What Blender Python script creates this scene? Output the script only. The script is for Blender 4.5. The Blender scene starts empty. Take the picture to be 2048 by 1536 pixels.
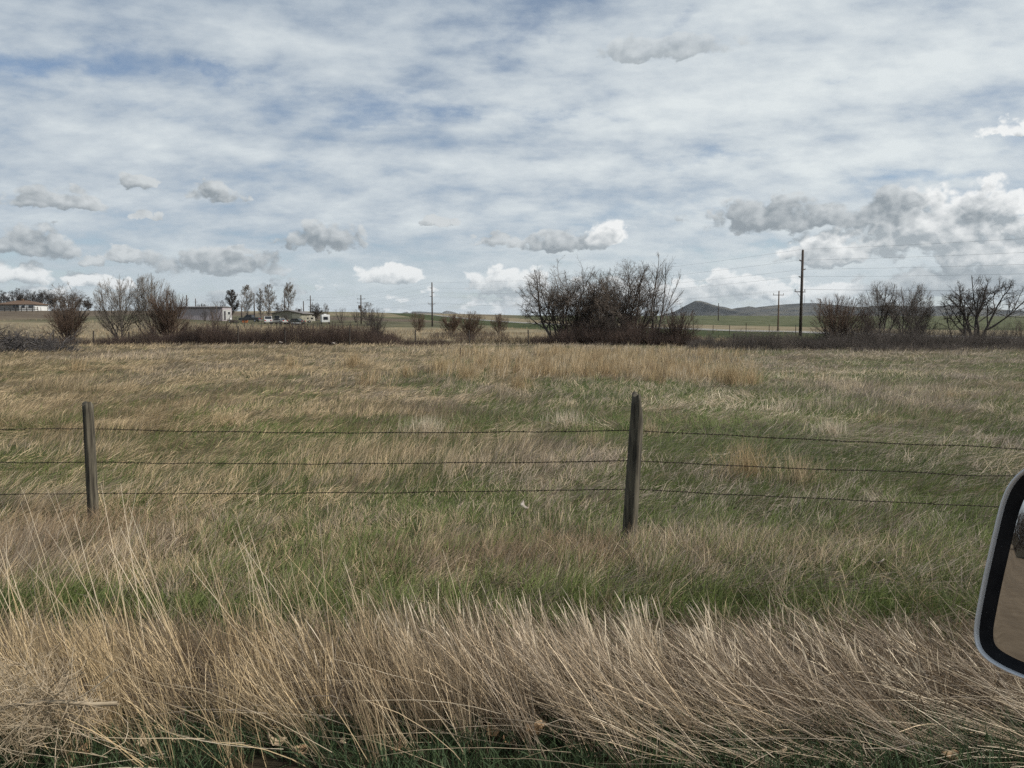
import bpy, math, random
import numpy as np
from mathutils import Vector

SC = bpy.context.scene
COL = SC.collection
R = math.radians

# ------------------------------------------------------------------ camera
CAM_Z = 1.9
PITCH = R(4.73)
FPX = 1547.0                      # focal length in pixels of the 2048 px wide picture
cam_d = bpy.data.cameras.new("camera")
cam_d.sensor_width = 36.0
cam_d.lens = 36.0 * FPX / 2048.0
cam_d.clip_start = 0.05
cam_d.clip_end = 60000.0
cam = bpy.data.objects.new("camera", cam_d)
cam.location = (0, 0, CAM_Z)
cam.rotation_euler = (math.pi / 2 - PITCH, 0, 0)
COL.objects.link(cam)
SC.camera = cam
CP, SP = math.cos(PITCH), math.sin(PITCH)


def ray(px, py):
    u, v = (px - 1024.0) / FPX, (768.0 - py) / FPX
    return np.array([u, CP + v * SP, -SP + v * CP])


def at(px, py, Y):
    """Point of the place seen at a picture position, at the distance Y ahead."""
    d = ray(px, py)
    return d * (Y / d[1]) + np.array([0, 0, CAM_Z])


def azel(px, py):
    d = ray(px, py)
    d = d / np.linalg.norm(d)
    return math.degrees(math.atan2(d[0], d[1])), math.degrees(math.asin(d[2]))


# ------------------------------------------------------------------ view, sun
SC.view_settings.view_transform = 'Standard'
SC.view_settings.look = 'None'
SC.view_settings.gamma = 1.0
SC.view_settings.exposure = 0.0
SUN_AZ, SUN_EL = R(105.0), R(42.0)           # clockwise from straight ahead
sun_d = bpy.data.lights.new("sun", 'SUN')
sun_d.energy = 5.0
sun_d.angle = R(2.0)
sun_d.color = (1.0, 0.955, 0.89)
sun = bpy.data.objects.new("sun", sun_d)
sdir = Vector((math.sin(SUN_AZ) * math.cos(SUN_EL), math.cos(SUN_AZ) * math.cos(SUN_EL), math.sin(SUN_EL)))
sun.rotation_euler = sdir.to_track_quat('Z', 'Y').to_euler()
COL.objects.link(sun)
SC.cycles.use_denoising = False
SC.cycles.max_bounces = 6
SC.cycles.diffuse_bounces = 3
SC.cycles.glossy_bounces = 3
SC.cycles.transmission_bounces = 3
SC.cycles.sample_clamp_indirect = 2.0
SC.cycles.sample_clamp_direct = 4.0


# ------------------------------------------------------------------ node expressions
class NB:
    """Builds shader maths as expressions on one node tree."""
    def __init__(self, nt):
        self.nt = nt

    def node(self, t, **kw):
        n = self.nt.nodes.new(t)
        for k, v in kw.items():
            setattr(n, k, v)
        return n

    def set(self, sock, v):
        if isinstance(v, E):
            self.nt.links.new(v.s, sock)
        elif v is not None:
            sock.default_value = v

    def m(self, op, a, b=None, c=None, clamp=False):
        n = self.node('ShaderNodeMath', operation=op, use_clamp=clamp)
        self.set(n.inputs[0], a)
        if b is not None:
            self.set(n.inputs[1], b)
        if c is not None:
            self.set(n.inputs[2], c)
        return E(self, n.outputs[0])

    def vec(self, x, y, z=0.0):
        n = self.node('ShaderNodeCombineXYZ')
        for i, v in enumerate((x, y, z)):
            self.set(n.inputs[i], v)
        return E(self, n.outputs[0])

    def xyz(self, v):
        n = self.node('ShaderNodeSeparateXYZ')
        self.set(n.inputs[0], v)
        return [E(self, o) for o in n.outputs]

    def noise(self, v, scale=1.0, detail=6.0, rough=0.55, dist=0.0, color=False, w=None):
        n = self.node('ShaderNodeTexNoise')
        if w is not None:
            n.noise_dimensions = '4D'
            n.inputs['W'].default_value = w
        self.set(n.inputs['Vector'], v)
        n.inputs['Scale'].default_value = scale
        n.inputs['Detail'].default_value = detail
        n.inputs['Roughness'].default_value = rough
        n.inputs['Distortion'].default_value = dist
        return E(self, n.outputs['Color' if color else 'Fac'])

    def voro(self, v, scale=1.0, detail=2.0):
        n = self.node('ShaderNodeTexVoronoi', voronoi_dimensions='2D', feature='F1')
        self.set(n.inputs['Vector'], v)
        n.inputs['Scale'].default_value = scale
        n.inputs['Detail'].default_value = detail
        n.inputs['Roughness'].default_value = .55
        return E(self, n.outputs['Distance'])

    def step(self, x, a, b):
        n = self.node('ShaderNodeMapRange', interpolation_type='SMOOTHSTEP')
        self.set(n.inputs[0], x)
        self.set(n.inputs[1], a)
        self.set(n.inputs[2], b)
        return E(self, n.outputs[0])

    def lerp(self, x, a, b, c, d):
        n = self.node('ShaderNodeMapRange')
        self.set(n.inputs[0], x)
        for i, v in enumerate((a, b, c, d)):
            self.set(n.inputs[i + 1], v)
        return E(self, n.outputs[0])

    def mix(self, f, a, b, blend='MIX'):
        n = self.node('ShaderNodeMix', data_type='RGBA', blend_type=blend)
        self.set(n.inputs[0], f)
        for i, v in ((6, a), (7, b)):
            self.set(n.inputs[i], v if isinstance(v, E) else (*v, 1.0))
        return E(self, n.outputs[2])


class E:
    def __init__(self, b, s):
        self.b, self.s = b, s

    def __add__(self, o): return self.b.m('ADD', self, o)
    __radd__ = __add__
    def __sub__(self, o): return self.b.m('SUBTRACT', self, o)
    def __rsub__(self, o): return self.b.m('SUBTRACT', o, self)
    def __mul__(self, o): return self.b.m('MULTIPLY', self, o)
    __rmul__ = __mul__
    def __truediv__(self, o): return self.b.m('DIVIDE', self, o)
    def max(self, o): return self.b.m('MAXIMUM', self, o)
    def min(self, o): return self.b.m('MINIMUM', self, o)


# ------------------------------------------------------------------ sky with clouds
# single cumulus clouds: centre x, base y, half width, height (picture pixels, turned into directions), tone
GREY_CLOUDS = [
    (118, 420, 108, 42), (277, 380, 46, 30), (428, 410, 62, 40), (62, 512, 95, 56), (188, 530, 28, 26), (248, 520, 40, 24), (300, 442, 28, 16),
    (650, 500, 80, 54), (440, 548, 125, 52), (485, 508, 34, 20), (880, 452, 40, 18), (1000, 492, 60, 22),
    (1120, 502, 66, 40), (1570, 462, 180, 66), (1775, 436, 75, 62), (1960, 452, 44, 62), (1330, 118, 150, 46), (1900, 592, 200, 60), (1800, 462, 100, 50), (1640, 520, 60, 34)]
WHITE_CLOUDS = [
    (772, 568, 66, 36), (45, 568, 80, 44), (190, 580, 60, 30), (1220, 497, 46, 56), (1985, 440, 74, 80), (2090, 470, 90, 60),
    (1670, 530, 120, 62), (1860, 500, 190, 110), (1990, 540, 150, 90), (2080, 570, 150, 130), (1440, 604, 82, 62), (1545, 600, 34, 34), (1650, 602, 70, 40), (1340, 612, 60, 44),
    (1010, 588, 80, 52), (1260, 600, 90, 40), (2015, 272, 60, 36)]
BLUE_GAPS = [(60, 130, 130, 26, .45), (440, 148, 70, 22, .6), (230, 140, 240, 30, .30), (760, 190, 110, 26, .5), (930, 235, 70, 24, .5), (700, 215, 150, 20, .3),
             (1130, 232, 130, 18, .4), (1040, 80, 60, 30, .4), (1370, 20, 40, 30, .35),
             (1760, 142, 70, 14, .4), (1420, 320, 130, 16, .4), (1830, 355, 110, 16, .45), (1620, 335, 70, 12, .3), (1280, 430, 230, 18, .25),
             (1480, 505, 160, 14, .4), (1150, 520, 120, 14, .3), (300, 210, 160, 16, .2), (580, 320, 60, 20, .25), (1990, 130, 70, 18, .25)]

world = bpy.data.worlds.new("World")
SC.world = world
world.use_nodes = True
wt = world.node_tree
wt.nodes.clear()
W = NB(wt)
sky = W.node('ShaderNodeTexSky', sky_type='NISHITA')
sky.sun_disc = False
sky.sun_elevation = SUN_EL
sky.sun_rotation = SUN_AZ
sky.altitude = 1000.0
sky.air_density = 1.0
sky.dust_density = 0.6
sky.ozone_density = 1.2
SKY_STRENGTH = 0.10
tc = W.node('ShaderNodeTexCoord')
dirv = E(W, tc.outputs['Generated'])


def blobs(B, V, rows):
    """Highest of the rounded, flat based cloud bodies at the direction V (degrees)."""
    best = None

    def vm(op, a, b, c=None):
        n = B.node('ShaderNodeVectorMath', operation=op)
        for k, v in enumerate((a, b, c)):
            if v is not None:
                B.set(n.inputs[k], v)
        return E(B, n.outputs['Value' if op == 'DOT_PRODUCT' else 'Vector'])
    for (cx, by, hw, h) in rows:
        a0, e0 = azel(cx, by)
        a1, _ = azel(cx + hw, by)
        _, e1 = azel(cx, by - h)
        sx, sy = 1 / (a1 - a0), 1 / (.75 * (e1 - e0))
        q = vm('MULTIPLY_ADD', V, (sx, sy, 0), (-a0 * sx, -(e0 + .3 * (e1 - e0)) * sy, 0))
        q = vm('MAXIMUM', q, vm('MULTIPLY', q, (-1.0, -2.3, 0)))
        f = vm('DOT_PRODUCT', q, q)
        best = f if best is None else best.min(f)
    return 1.0 - best


x, y, z = W.xyz(dirv)
el = W.m('ARCSINE', z.max(-1.0).min(1.0)) * (180 / math.pi)
az = W.m('ARCTAN2', x, y) * (180 / math.pi)
elp = el.max(0.0)

# -- high sheet of altocumulus and cirrus on a plane far above
den = z.max(0.0) + .34
qx, qy = x / den, y / den
n_a = W.noise(W.vec(qx * 1.5 + .7, qy * 2.3, .0), scale=1.0, detail=7, rough=.55, dist=.2)
n_b = W.noise(W.vec(qx * 5.2, qy * 7.0, 4.0), scale=1.7, detail=7, rough=.60)
gap = None
wn = W.noise(W.vec(az, elp * 1.6, 9.0), scale=.15, detail=6, rough=.62, color=True)
gwx, gwy, _ = W.xyz(wn)
azw, elw = az + (gwx - .5) * 15.0, elp + (gwy - .5) * 6.5
for (cx, cy, hw, hh, am) in BLUE_GAPS:
    a0, e0 = azel(cx, cy)
    a1, _ = azel(cx + hw, cy)
    _, e1 = azel(cx, cy - hh)
    u, v = (azw - a0) / (a1 - a0), (elw - e0) / (e1 - e0)
    f = W.m('EXPONENT', (u * u + v * v) * -1.0) * am
    gap = f if gap is None else gap + f
streak = W.noise(W.vec(az * .050, elp * .30, 2.0), scale=1.0, detail=5, rough=.50, dist=.3)
soft = n_a * .50 + streak * .50 + (n_b - .5) * .42
cover = W.step(soft - gap * .31 + .155, .30, .68)
cover = (cover * .90 + .06).max(W.step(elp, 8.0, 1.0) * .70)
right = W.step(az, -34.0, 36.0)
lum = (n_a - .5) * 1.2 + (streak - .5) * 1.7 + (n_b - .5) * 1.2 + right * .30 + .40 - W.step(elp, 14.0, 25.0) * (1.0 - right) * .36
hi_col = W.mix(lum.max(0.0).min(1.0), (.315, .39, .485), (.76, .81, .82))
hi_col = W.mix(W.step(elp, 8.0, 1.0) * .55, hi_col, (.56, .635, .67))

# -- cumulus, lit from the side of the sun
warp = W.noise(W.vec(az, elp * 1.3, 3.1), scale=.55, detail=5, rough=.6, color=True)
wx, wy, _ = W.xyz(warp)
azc, elc = az + (wx - .5) * 4.2, elp + (wy - .5) * 1.5
LX, LY = .45, .80                                     # step towards the light, degrees
V0, V1 = W.vec(azc, elc, 0.0), W.vec(azc + LX, elc + LY, 0.0)
g0, w0 = blobs(W, V0, GREY_CLOUDS), blobs(W, V0, WHITE_CLOUDS)
b1 = blobs(W, V1, GREY_CLOUDS + WHITE_CLOUDS)
b0 = g0.max(w0).max(-1.6)
b1 = b1.max(-1.6)
band = W.noise(W.vec(az * .15, elp * .55, 7.7), scale=1.0, detail=5, rough=.6)
win = W.step(elp, 5.0, 1.6)
row = (band - .53) * 8.0 * win - (1.0 - win) * 1.6
b0r = b0.max(row)
b1 = b1.max(row - .35)


def puff(a, e):
    n1 = W.noise(W.vec(a, e * 1.2, 1.3), scale=.50, detail=7, rough=.58)
    va, ve = a + (n1 - .5) * 2.2, e * 1.25 + (n1 - .5) * 1.4
    vo = W.voro(W.vec(va, ve, 0.0), scale=.60, detail=0.0)
    v2 = W.voro(W.vec(va, ve, 0.0), scale=1.5, detail=0.0)
    return (n1 - .5) * 2.8 + (.42 - vo) * 1.35 + (.42 - v2) * .75


p0, p1 = puff(az, elp), puff(az + LX * .7, elp + LY * .7)
d0 = b0r * 1.15 + p0 + .32
alpha = W.step(d0, -.05, .70)
tone = W.step(w0 - g0, -.5, .5) * .9 + .05
lit = (b0r - b1) * (.30 + tone * .30) + (p0 - p1) * .46 + .15 + tone * .14
lit = lit.max(0.0).min(1.0)
edge = W.step(d0, 1.2, .1) * (tone * .50 + .25) * (lit * 1.6).min(1.0)
dark = W.mix(tone, (.265, .305, .335), (.36, .405, .435))
bright = W.mix(tone, (.62, .655, .67), (.93, .94, .93))
cu_col = W.mix((lit + edge).min(1.0), dark, bright)
cu_col = W.mix(W.step(elp, 11.0, 20.0) * .45, cu_col, hi_col)
cu_col = W.mix(W.step(elp, 6.0, .3) * .35, cu_col, (.56, .63, .67))

ca = alpha * .93
cloud_f = 1.0 - (1.0 - cover) * (1.0 - ca)
cloud_col = W.mix((ca / cloud_f.max(.001)).min(1.0), hi_col, cu_col)
bg_sky = W.node('ShaderNodeBackground')
bg_sky.inputs['Strength'].default_value = SKY_STRENGTH
wt.links.new(sky.outputs[0], bg_sky.inputs['Color'])
bg_cloud = W.node('ShaderNodeBackground')
bg_cloud.inputs['Strength'].default_value = 1.0
W.set(bg_cloud.inputs['Color'], cloud_col)
mx = W.node('ShaderNodeMixShader')
W.set(mx.inputs[0], cloud_f)
wt.links.new(bg_sky.outputs[0], mx.inputs[1])
wt.links.new(bg_cloud.outputs[0], mx.inputs[2])
wo = W.node('ShaderNodeOutputWorld')
wt.links.new(mx.outputs[0], wo.inputs['Surface'])
world.cycles.sampling_method = 'MANUAL'
world.cycles.sample_map_resolution = 512


# ------------------------------------------------------------------ helpers: tags, meshes
def tag(o, label=None, cat=None, group=None, kind=None):
    if label: o['label'] = label
    if cat: o['category'] = cat
    if group: o['group'] = group
    if kind: o['kind'] = kind
    return o


def empty(name, loc=(0, 0, 0), rz=0.0, parent=None):
    o = bpy.data.objects.new(name, None)
    o.empty_display_size = .2
    o.location = loc
    o.rotation_euler = (0, 0, rz)
    o.parent = parent
    COL.objects.link(o)
    return o


def mesh_np(name, V, F, mat, parent=None, cols=None, smooth=False, attrs=None):
    """One mesh object from numpy arrays; F is a list of (n,k) index arrays."""
    me = bpy.data.meshes.new(name)
    V = np.asarray(V, np.float32)
    me.vertices.add(len(V))
    me.vertices.foreach_set('co', V.ravel())
    if not isinstance(F, (list, tuple)):
        F = [F]
    F = [np.asarray(f, np.int32) for f in F if len(f)]
    idx = np.concatenate([f.ravel() for f in F])
    cnt = np.concatenate([np.full(len(f), f.shape[1], np.int32) for f in F])
    me.loops.add(len(idx))
    me.loops.foreach_set('vertex_index', idx)
    me.polygons.add(len(cnt))
    me.polygons.foreach_set('loop_start', np.concatenate([[0], np.cumsum(cnt)[:-1]]).astype(np.int32))
    if smooth:
        me.polygons.foreach_set('use_smooth', np.ones(len(cnt), bool))
    me.update(calc_edges=True)
    if cols is not None:
        a = me.color_attributes.new('Col', 'FLOAT_COLOR', 'POINT')
        c = np.ones((len(V), 4), np.float32)
        c[:, :3] = cols
        a.data.foreach_set('color', c.ravel())
    for k, v in (attrs or {}).items():
        a = me.attributes.new(k, 'FLOAT', 'POINT')
        a.data.foreach_set('value', np.asarray(v, np.float32))
    if mat is not None:
        me.materials.append(mat)
    o = bpy.data.objects.new(name, me)
    o.parent = parent
    COL.objects.link(o)
    return o


class MB:
    """Collects simple solids that become ONE mesh object."""
    def __init__(self):
        self.V, self.F = [], []

    def add(self, v, f):
        n = len(self.V)
        self.V += [tuple(p) for p in v]
        self.F += [tuple(i + n for i in q) for q in f]
        return self

    def box(self, c, s, rz=0.0):
        hx, hy, hz = s[0] / 2, s[1] / 2, s[2] / 2
        ca, sa = math.cos(rz), math.sin(rz)
        v = []
        for dx, dy, dz in ((-1, -1, -1), (1, -1, -1), (1, 1, -1), (-1, 1, -1), (-1, -1, 1), (1, -1, 1), (1, 1, 1), (-1, 1, 1)):
            px, py = dx * hx, dy * hy
            v.append((c[0] + px * ca - py * sa, c[1] + px * sa + py * ca, c[2] + dz * hz))
        return self.add(v, ((0, 3, 2, 1), (4, 5, 6, 7), (0, 1, 5, 4), (1, 2, 6, 5), (2, 3, 7, 6), (3, 0, 4, 7)))

    def prism(self, prof, y0, y1, axis='y', inset=0.0):
        """Extrude a closed profile of (a, z) points along y (or along x)."""
        n = len(prof)
        ca = sum(p[0] for p in prof) / n
        cz = sum(p[1] for p in prof) / n
        v = []
        for k, yy in enumerate((y0, y0 + inset, y1 - inset, y1) if inset else (y0, y1)):
            s = .94 if inset and k in (0, 3) else 1.0
            for a, zz in prof:
                a2, z2 = ca + (a - ca) * s, cz + (zz - cz) * s
                v.append((a2, yy, z2) if axis == 'y' else (yy, a2, z2))
        m = 4 if inset else 2
        f = [tuple(range(n)), tuple(range((m - 1) * n, m * n))]
        for r in range(m - 1):
            f += [(r * n + i, r * n + (i + 1) % n, (r + 1) * n + (i + 1) % n, (r + 1) * n + i) for i in range(n)]
        return self.add(v, f)

    def tube(self, pts, rads, n=8, cap=True):
        pts = [Vector(p) for p in pts]
        if not hasattr(rads, '__len__'):
            rads = [rads] * len(pts)
        v, f = [], []
        for i, p in enumerate(pts):
            t = (pts[min(i + 1, len(pts) - 1)] - pts[max(i - 1, 0)]).normalized()
            ref = Vector((1, 0, 0)) if abs(t.z) > .85 else Vector((0, 0, 1))
            a = t.cross(ref).normalized()
            b = t.cross(a)
            for k in range(n):
                th = 2 * math.pi * k / n
                v.append(p + (a * math.cos(th) + b * math.sin(th)) * rads[i])
        for i in range(len(pts) - 1):
            f += [(i * n + k, i * n + (k + 1) % n, (i + 1) * n + (k + 1) % n, (i + 1) * n + k) for k in range(n)]
        if cap:
            f += [tuple(range(n))[::-1], tuple(range((len(pts) - 1) * n, len(pts) * n))]
        return self.add(v, f)

    def build(self, name, mat, parent=None, smooth=False, bevel=0.0):
        me = bpy.data.meshes.new(name)
        me.from_pydata(self.V, [], self.F)
        me.materials.append(mat)
        if smooth:
            me.polygons.foreach_set('use_smooth', [True] * len(me.polygons))
        o = bpy.data.objects.new(name, me)
        o.parent = parent
        COL.objects.link(o)
        if bevel:
            b = o.modifiers.new('bevel', 'BEVEL')
            b.width, b.segments = bevel, 2
        return o


def copy_tree(o, parent=None):
    c = o.copy()
    COL.objects.link(c)
    c.parent = parent
    for ch in [k for k in COL.objects if k.parent == o]:
        copy_tree(ch, c)
    return c


# ------------------------------------------------------------------ helpers: noise
def _hash(xi, yi, seed):
    h = np.sin(xi * 127.1 + yi * 311.7 + seed * 74.7) * 43758.5453
    return h - np.floor(h)


def vnoise(x, y, seed=0):
    xi, yi = np.floor(x), np.floor(y)
    fx, fy = x - xi, y - yi
    fx, fy = fx * fx * (3 - 2 * fx), fy * fy * (3 - 2 * fy)
    a, b = _hash(xi, yi, seed), _hash(xi + 1, yi, seed)
    c, d = _hash(xi, yi + 1, seed), _hash(xi + 1, yi + 1, seed)
    return (a * (1 - fx) + b * fx) * (1 - fy) + (c * (1 - fx) + d * fx) * fy


def fbm(x, y, seed=0, oct=4):
    s, a, t = 0.0, 1.0, 0.0
    for k in range(oct):
        s = s + a * vnoise(x * 2 ** k + 13.7 * k, y * 2 ** k - 7.3 * k, seed + k)
        t += a
        a *= .5
    return s / t


def sstep(v, a, b):
    t = np.clip((v - a) / (b - a), 0, 1)
    return t * t * (3 - 2 * t)


# ------------------------------------------------------------------ materials
def principled(name, col=(.5, .5, .5), rough=.7, metal=0.0, spec=.3):
    m = bpy.data.materials.new(name)
    m.use_nodes = True
    b = m.node_tree.nodes['Principled BSDF']
    b.inputs['Base Color'].default_value = (*col, 1)
    b.inputs['Roughness'].default_value = rough
    b.inputs['Metallic'].default_value = metal
    b.inputs['Specular IOR Level'].default_value = spec
    return m, NB(m.node_tree), b


def noisy(name, c0, c1, scale=4.0, rough=.8, metal=0.0, spec=.2, detail=5, stretch=(1, 1, 1), bump=0.0, space='Object'):
    """Plain material mottled between two colours."""
    m, B, b = principled(name, c0, rough, metal, spec)
    t = B.node('ShaderNodeTexCoord')
    mp = B.node('ShaderNodeMapping')
    mp.inputs['Scale'].default_value = stretch
    B.nt.links.new(t.outputs[space], mp.inputs[0])
    n = B.noise(E(B, mp.outputs[0]), scale=scale, detail=detail, rough=.6)
    B.set(b.inputs['Base Color'], B.mix(B.step(n, .32, .68), c0, c1))
    if bump:
        bp = B.node('ShaderNodeBump')
        bp.inputs['Strength'].default_value = bump
        B.set(bp.inputs['Height'], n)
        B.nt.links.new(bp.outputs[0], b.inputs['Normal'])
    return m


def blade_material(name, trans=.3, rough=.65, spec=.25):
    m, B, b = principled(name, (.3, .25, .15), rough, 0, spec)
    a = B.node('ShaderNodeVertexColor', layer_name='Col')
    B.nt.links.new(a.outputs[0], b.inputs['Base Color'])
    tr = B.node('ShaderNodeBsdfTranslucent')
    B.nt.links.new(a.outputs[0], tr.inputs[0])
    mx = B.node('ShaderNodeMixShader')
    mx.inputs[0].default_value = trans
    B.nt.links.new(b.outputs[0], mx.inputs[1])
    B.nt.links.new(tr.outputs[0], mx.inputs[2])
    B.nt.links.new(mx.outputs[0], B.nt.nodes['Material Output'].inputs[0])
    return m


M = {}
M['blade'] = blade_material('grass_blade')
M['bark'] = noisy('grey_brown_bark', (.055, .045, .038), (.115, .098, .085), 9, stretch=(1, 1, .25), bump=.3)
M['bark_dark'] = noisy('dark_bark', (.042, .035, .031), (.09, .076, .066), 9, stretch=(1, 1, .25), bump=.3)
M['twig'] = noisy('grey_twig', (.085, .070, .058), (.15, .125, .105), 1.2)
M['twig_pale'] = noisy('pale_twig', (.15, .125, .10), (.23, .20, .165), 1.2)
M['twig_dark'] = noisy('dark_twig', (.038, .031, .027), (.075, .062, .053), 1.2)
M['twig_grove'] = noisy('brown_grey_twig', (.082, .065, .052), (.150, .120, .096), 1.2)
M['twig_red'] = noisy('reddish_shoots', (.075, .050, .036), (.130, .090, .064), 1.0)
M['brush'] = noisy('thicket_twigs', (.040, .029, .025), (.095, .066, .052), .6)
M['brush_grey'] = noisy('grey_brush_twigs', (.05, .042, .037), (.105, .088, .076), .6)
M['dead'] = noisy('dead_branches', (.045, .04, .038), (.11, .10, .095), 2.0)
M['post'] = noisy('weathered_post_wood', (.032, .028, .022), (.125, .110, .080), 7, rough=.9, stretch=(6, 6, .5), bump=.6)
M['post_dark'] = noisy('dark_post_wood', (.03, .026, .023), (.085, .072, .06), 7, rough=.9, stretch=(5, 5, .5))
M['steel_post'] = noisy('rusty_steel_post', (.035, .026, .022), (.075, .05, .04), 8, rough=.8)
M['wire'] = noisy('rusty_wire', (.018, .014, .012), (.045, .034, .027), 20, rough=.6, metal=.5)
M['line'] = noisy('power_cable', (.10, .105, .11), (.15, .155, .16), 3, rough=.6)
M['pole'] = noisy('creosoted_pole_wood', (.035, .028, .024), (.085, .066, .054), 5, rough=.85, stretch=(4, 4, .3))
M['pole_brown'] = noisy('brown_pole_wood', (.07, .045, .03), (.13, .09, .06), 5, rough=.85, stretch=(4, 4, .3))
M['insul'] = principled('porcelain_insulator', (.35, .33, .31), .3)[0]
M['tumble'] = noisy('dry_weed_stems', (.26, .20, .13), (.46, .38, .27), 9)
M['glass_dark'] = principled('dark_window_glass', (.015, .018, .022), .08, 0, .5)[0]


# ------------------------------------------------------------------ terrain
PXK = np.array([-1500, 0, 300, 480, 700, 920, 1050, 2048, 3500.])
CREST_E = np.array([622, 622.6, 622.6, 624, 625.5, 629, 631.5, 633, 633.])      # sky line of the plain, picture rows
CREST_Y = np.array([330, 330, 340, 480, 800, 1100, 1200, 1200, 1200.])
HORIZON = 640.0
ROAD_X = lambda yy: 54.0 - .22 * (yy - 82.0)


def ground(x, y):
    x, y = np.asarray(x, float), np.asarray(y, float)
    # verge: the dirt road the camera's vehicle stands on, a bank, a shallow dip, the field
    near = .24 - .30 * sstep(y, 2.6, 4.7) + .06 * sstep(y, 5.2, 8.5)
    near = near + (fbm(x * .45, y * .45, 3, 3) - .5) * .16 * sstep(y, 3.2, 6.0) * (1 - sstep(y, 80, 160))
    near = near + (fbm(x * .06, y * .06, 8, 2) - .5) * .35 * sstep(y, 10, 30) * (1 - sstep(y, 120, 220))
    near = near - .10 * sstep(-x, 2.0, 4.5) * sstep(y, 4, 6.5) * (1 - sstep(y, 9, 14))
    yy = np.maximum(y, 1.0)
    px = 1024.0 + FPX * x / yy
    yc = np.interp(px, PXK, CREST_Y)
    zc = CAM_Z + (HORIZON - np.interp(px, PXK, CREST_E)) / FPX * yc
    far = zc * sstep(y, 70 + 40 * sstep(px, 900, 1200), yc)
    roll = (fbm(x * .006, y * .006, 21, 3) - .5) * 1.2 * sstep(y, 180, 420)
    return near + far + roll * (y > 0)


def gz(x, y):
    return float(ground(x, y))


def on(px, Y):
    """Point on the ground under a picture column at the distance Y."""
    X = (px - 1024.0) / FPX * Y
    return np.array([X, Y, gz(X, Y)])


def green_mask(x, y):
    """How much new green grass grows at a spot of the field (0..1)."""
    n = fbm(x * .55, y * .30, 41, 4) * .55 + fbm(x * 1.6, y * 1.0, 45, 3) * .45
    px = 1024 + FPX * x / np.maximum(y, 1)
    b = -.05 + .06 * sstep(px, 650, 1000)
    b = b + .085 * np.exp(-((px - 1180) / 330) ** 2) * sstep(y, 26, 19) * sstep(y, 9, 14)
    b = b + .10 * np.exp(-((px - 1800) / 260) ** 2 - ((y - 28) / 7) ** 2)
    b = b - .10 * np.exp(-((px - 300) / 520) ** 2) * sstep(y, 13, 20)
    b = b - .10 * sstep(y, 33, 40)
    b = b + .095 * sstep(y, 16, 10) - .03 * sstep(y, 7, 5)
    return .10 + .80 * sstep(n + b, .355, .63)


def spaced(lo, hi, d0, g):
    out, p, d = [lo], lo, d0
    while p < hi:
        p += d
        d *= g
        out.append(p)
    return out


def ground_mesh():
    ys = [-9000, -4000, -1800, -800, -350, -150, -70, -35, -18, -9, -5, -3] + spaced(-2, 30, .35, 1.012) + spaced(32, 12000, 1.2, 1.045)
    xp = spaced(0, 14000, .32, 1.05)
    xs = [-v for v in xp[:0:-1]] + xp
    X, Y = np.meshgrid(np.array(xs), np.array(ys))
    Z = ground(X, Y)
    V = np.stack([X, Y, Z], -1).reshape(-1, 3)
    nx, ny = len(xs), len(ys)
    i = np.arange(nx * ny).reshape(ny, nx)
    F = np.stack([i[:-1, :-1], i[:-1, 1:], i[1:, 1:], i[1:, :-1]], -1).reshape(-1, 4)
    g = green_mask(X, Y).ravel()
    return V, F, g


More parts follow.
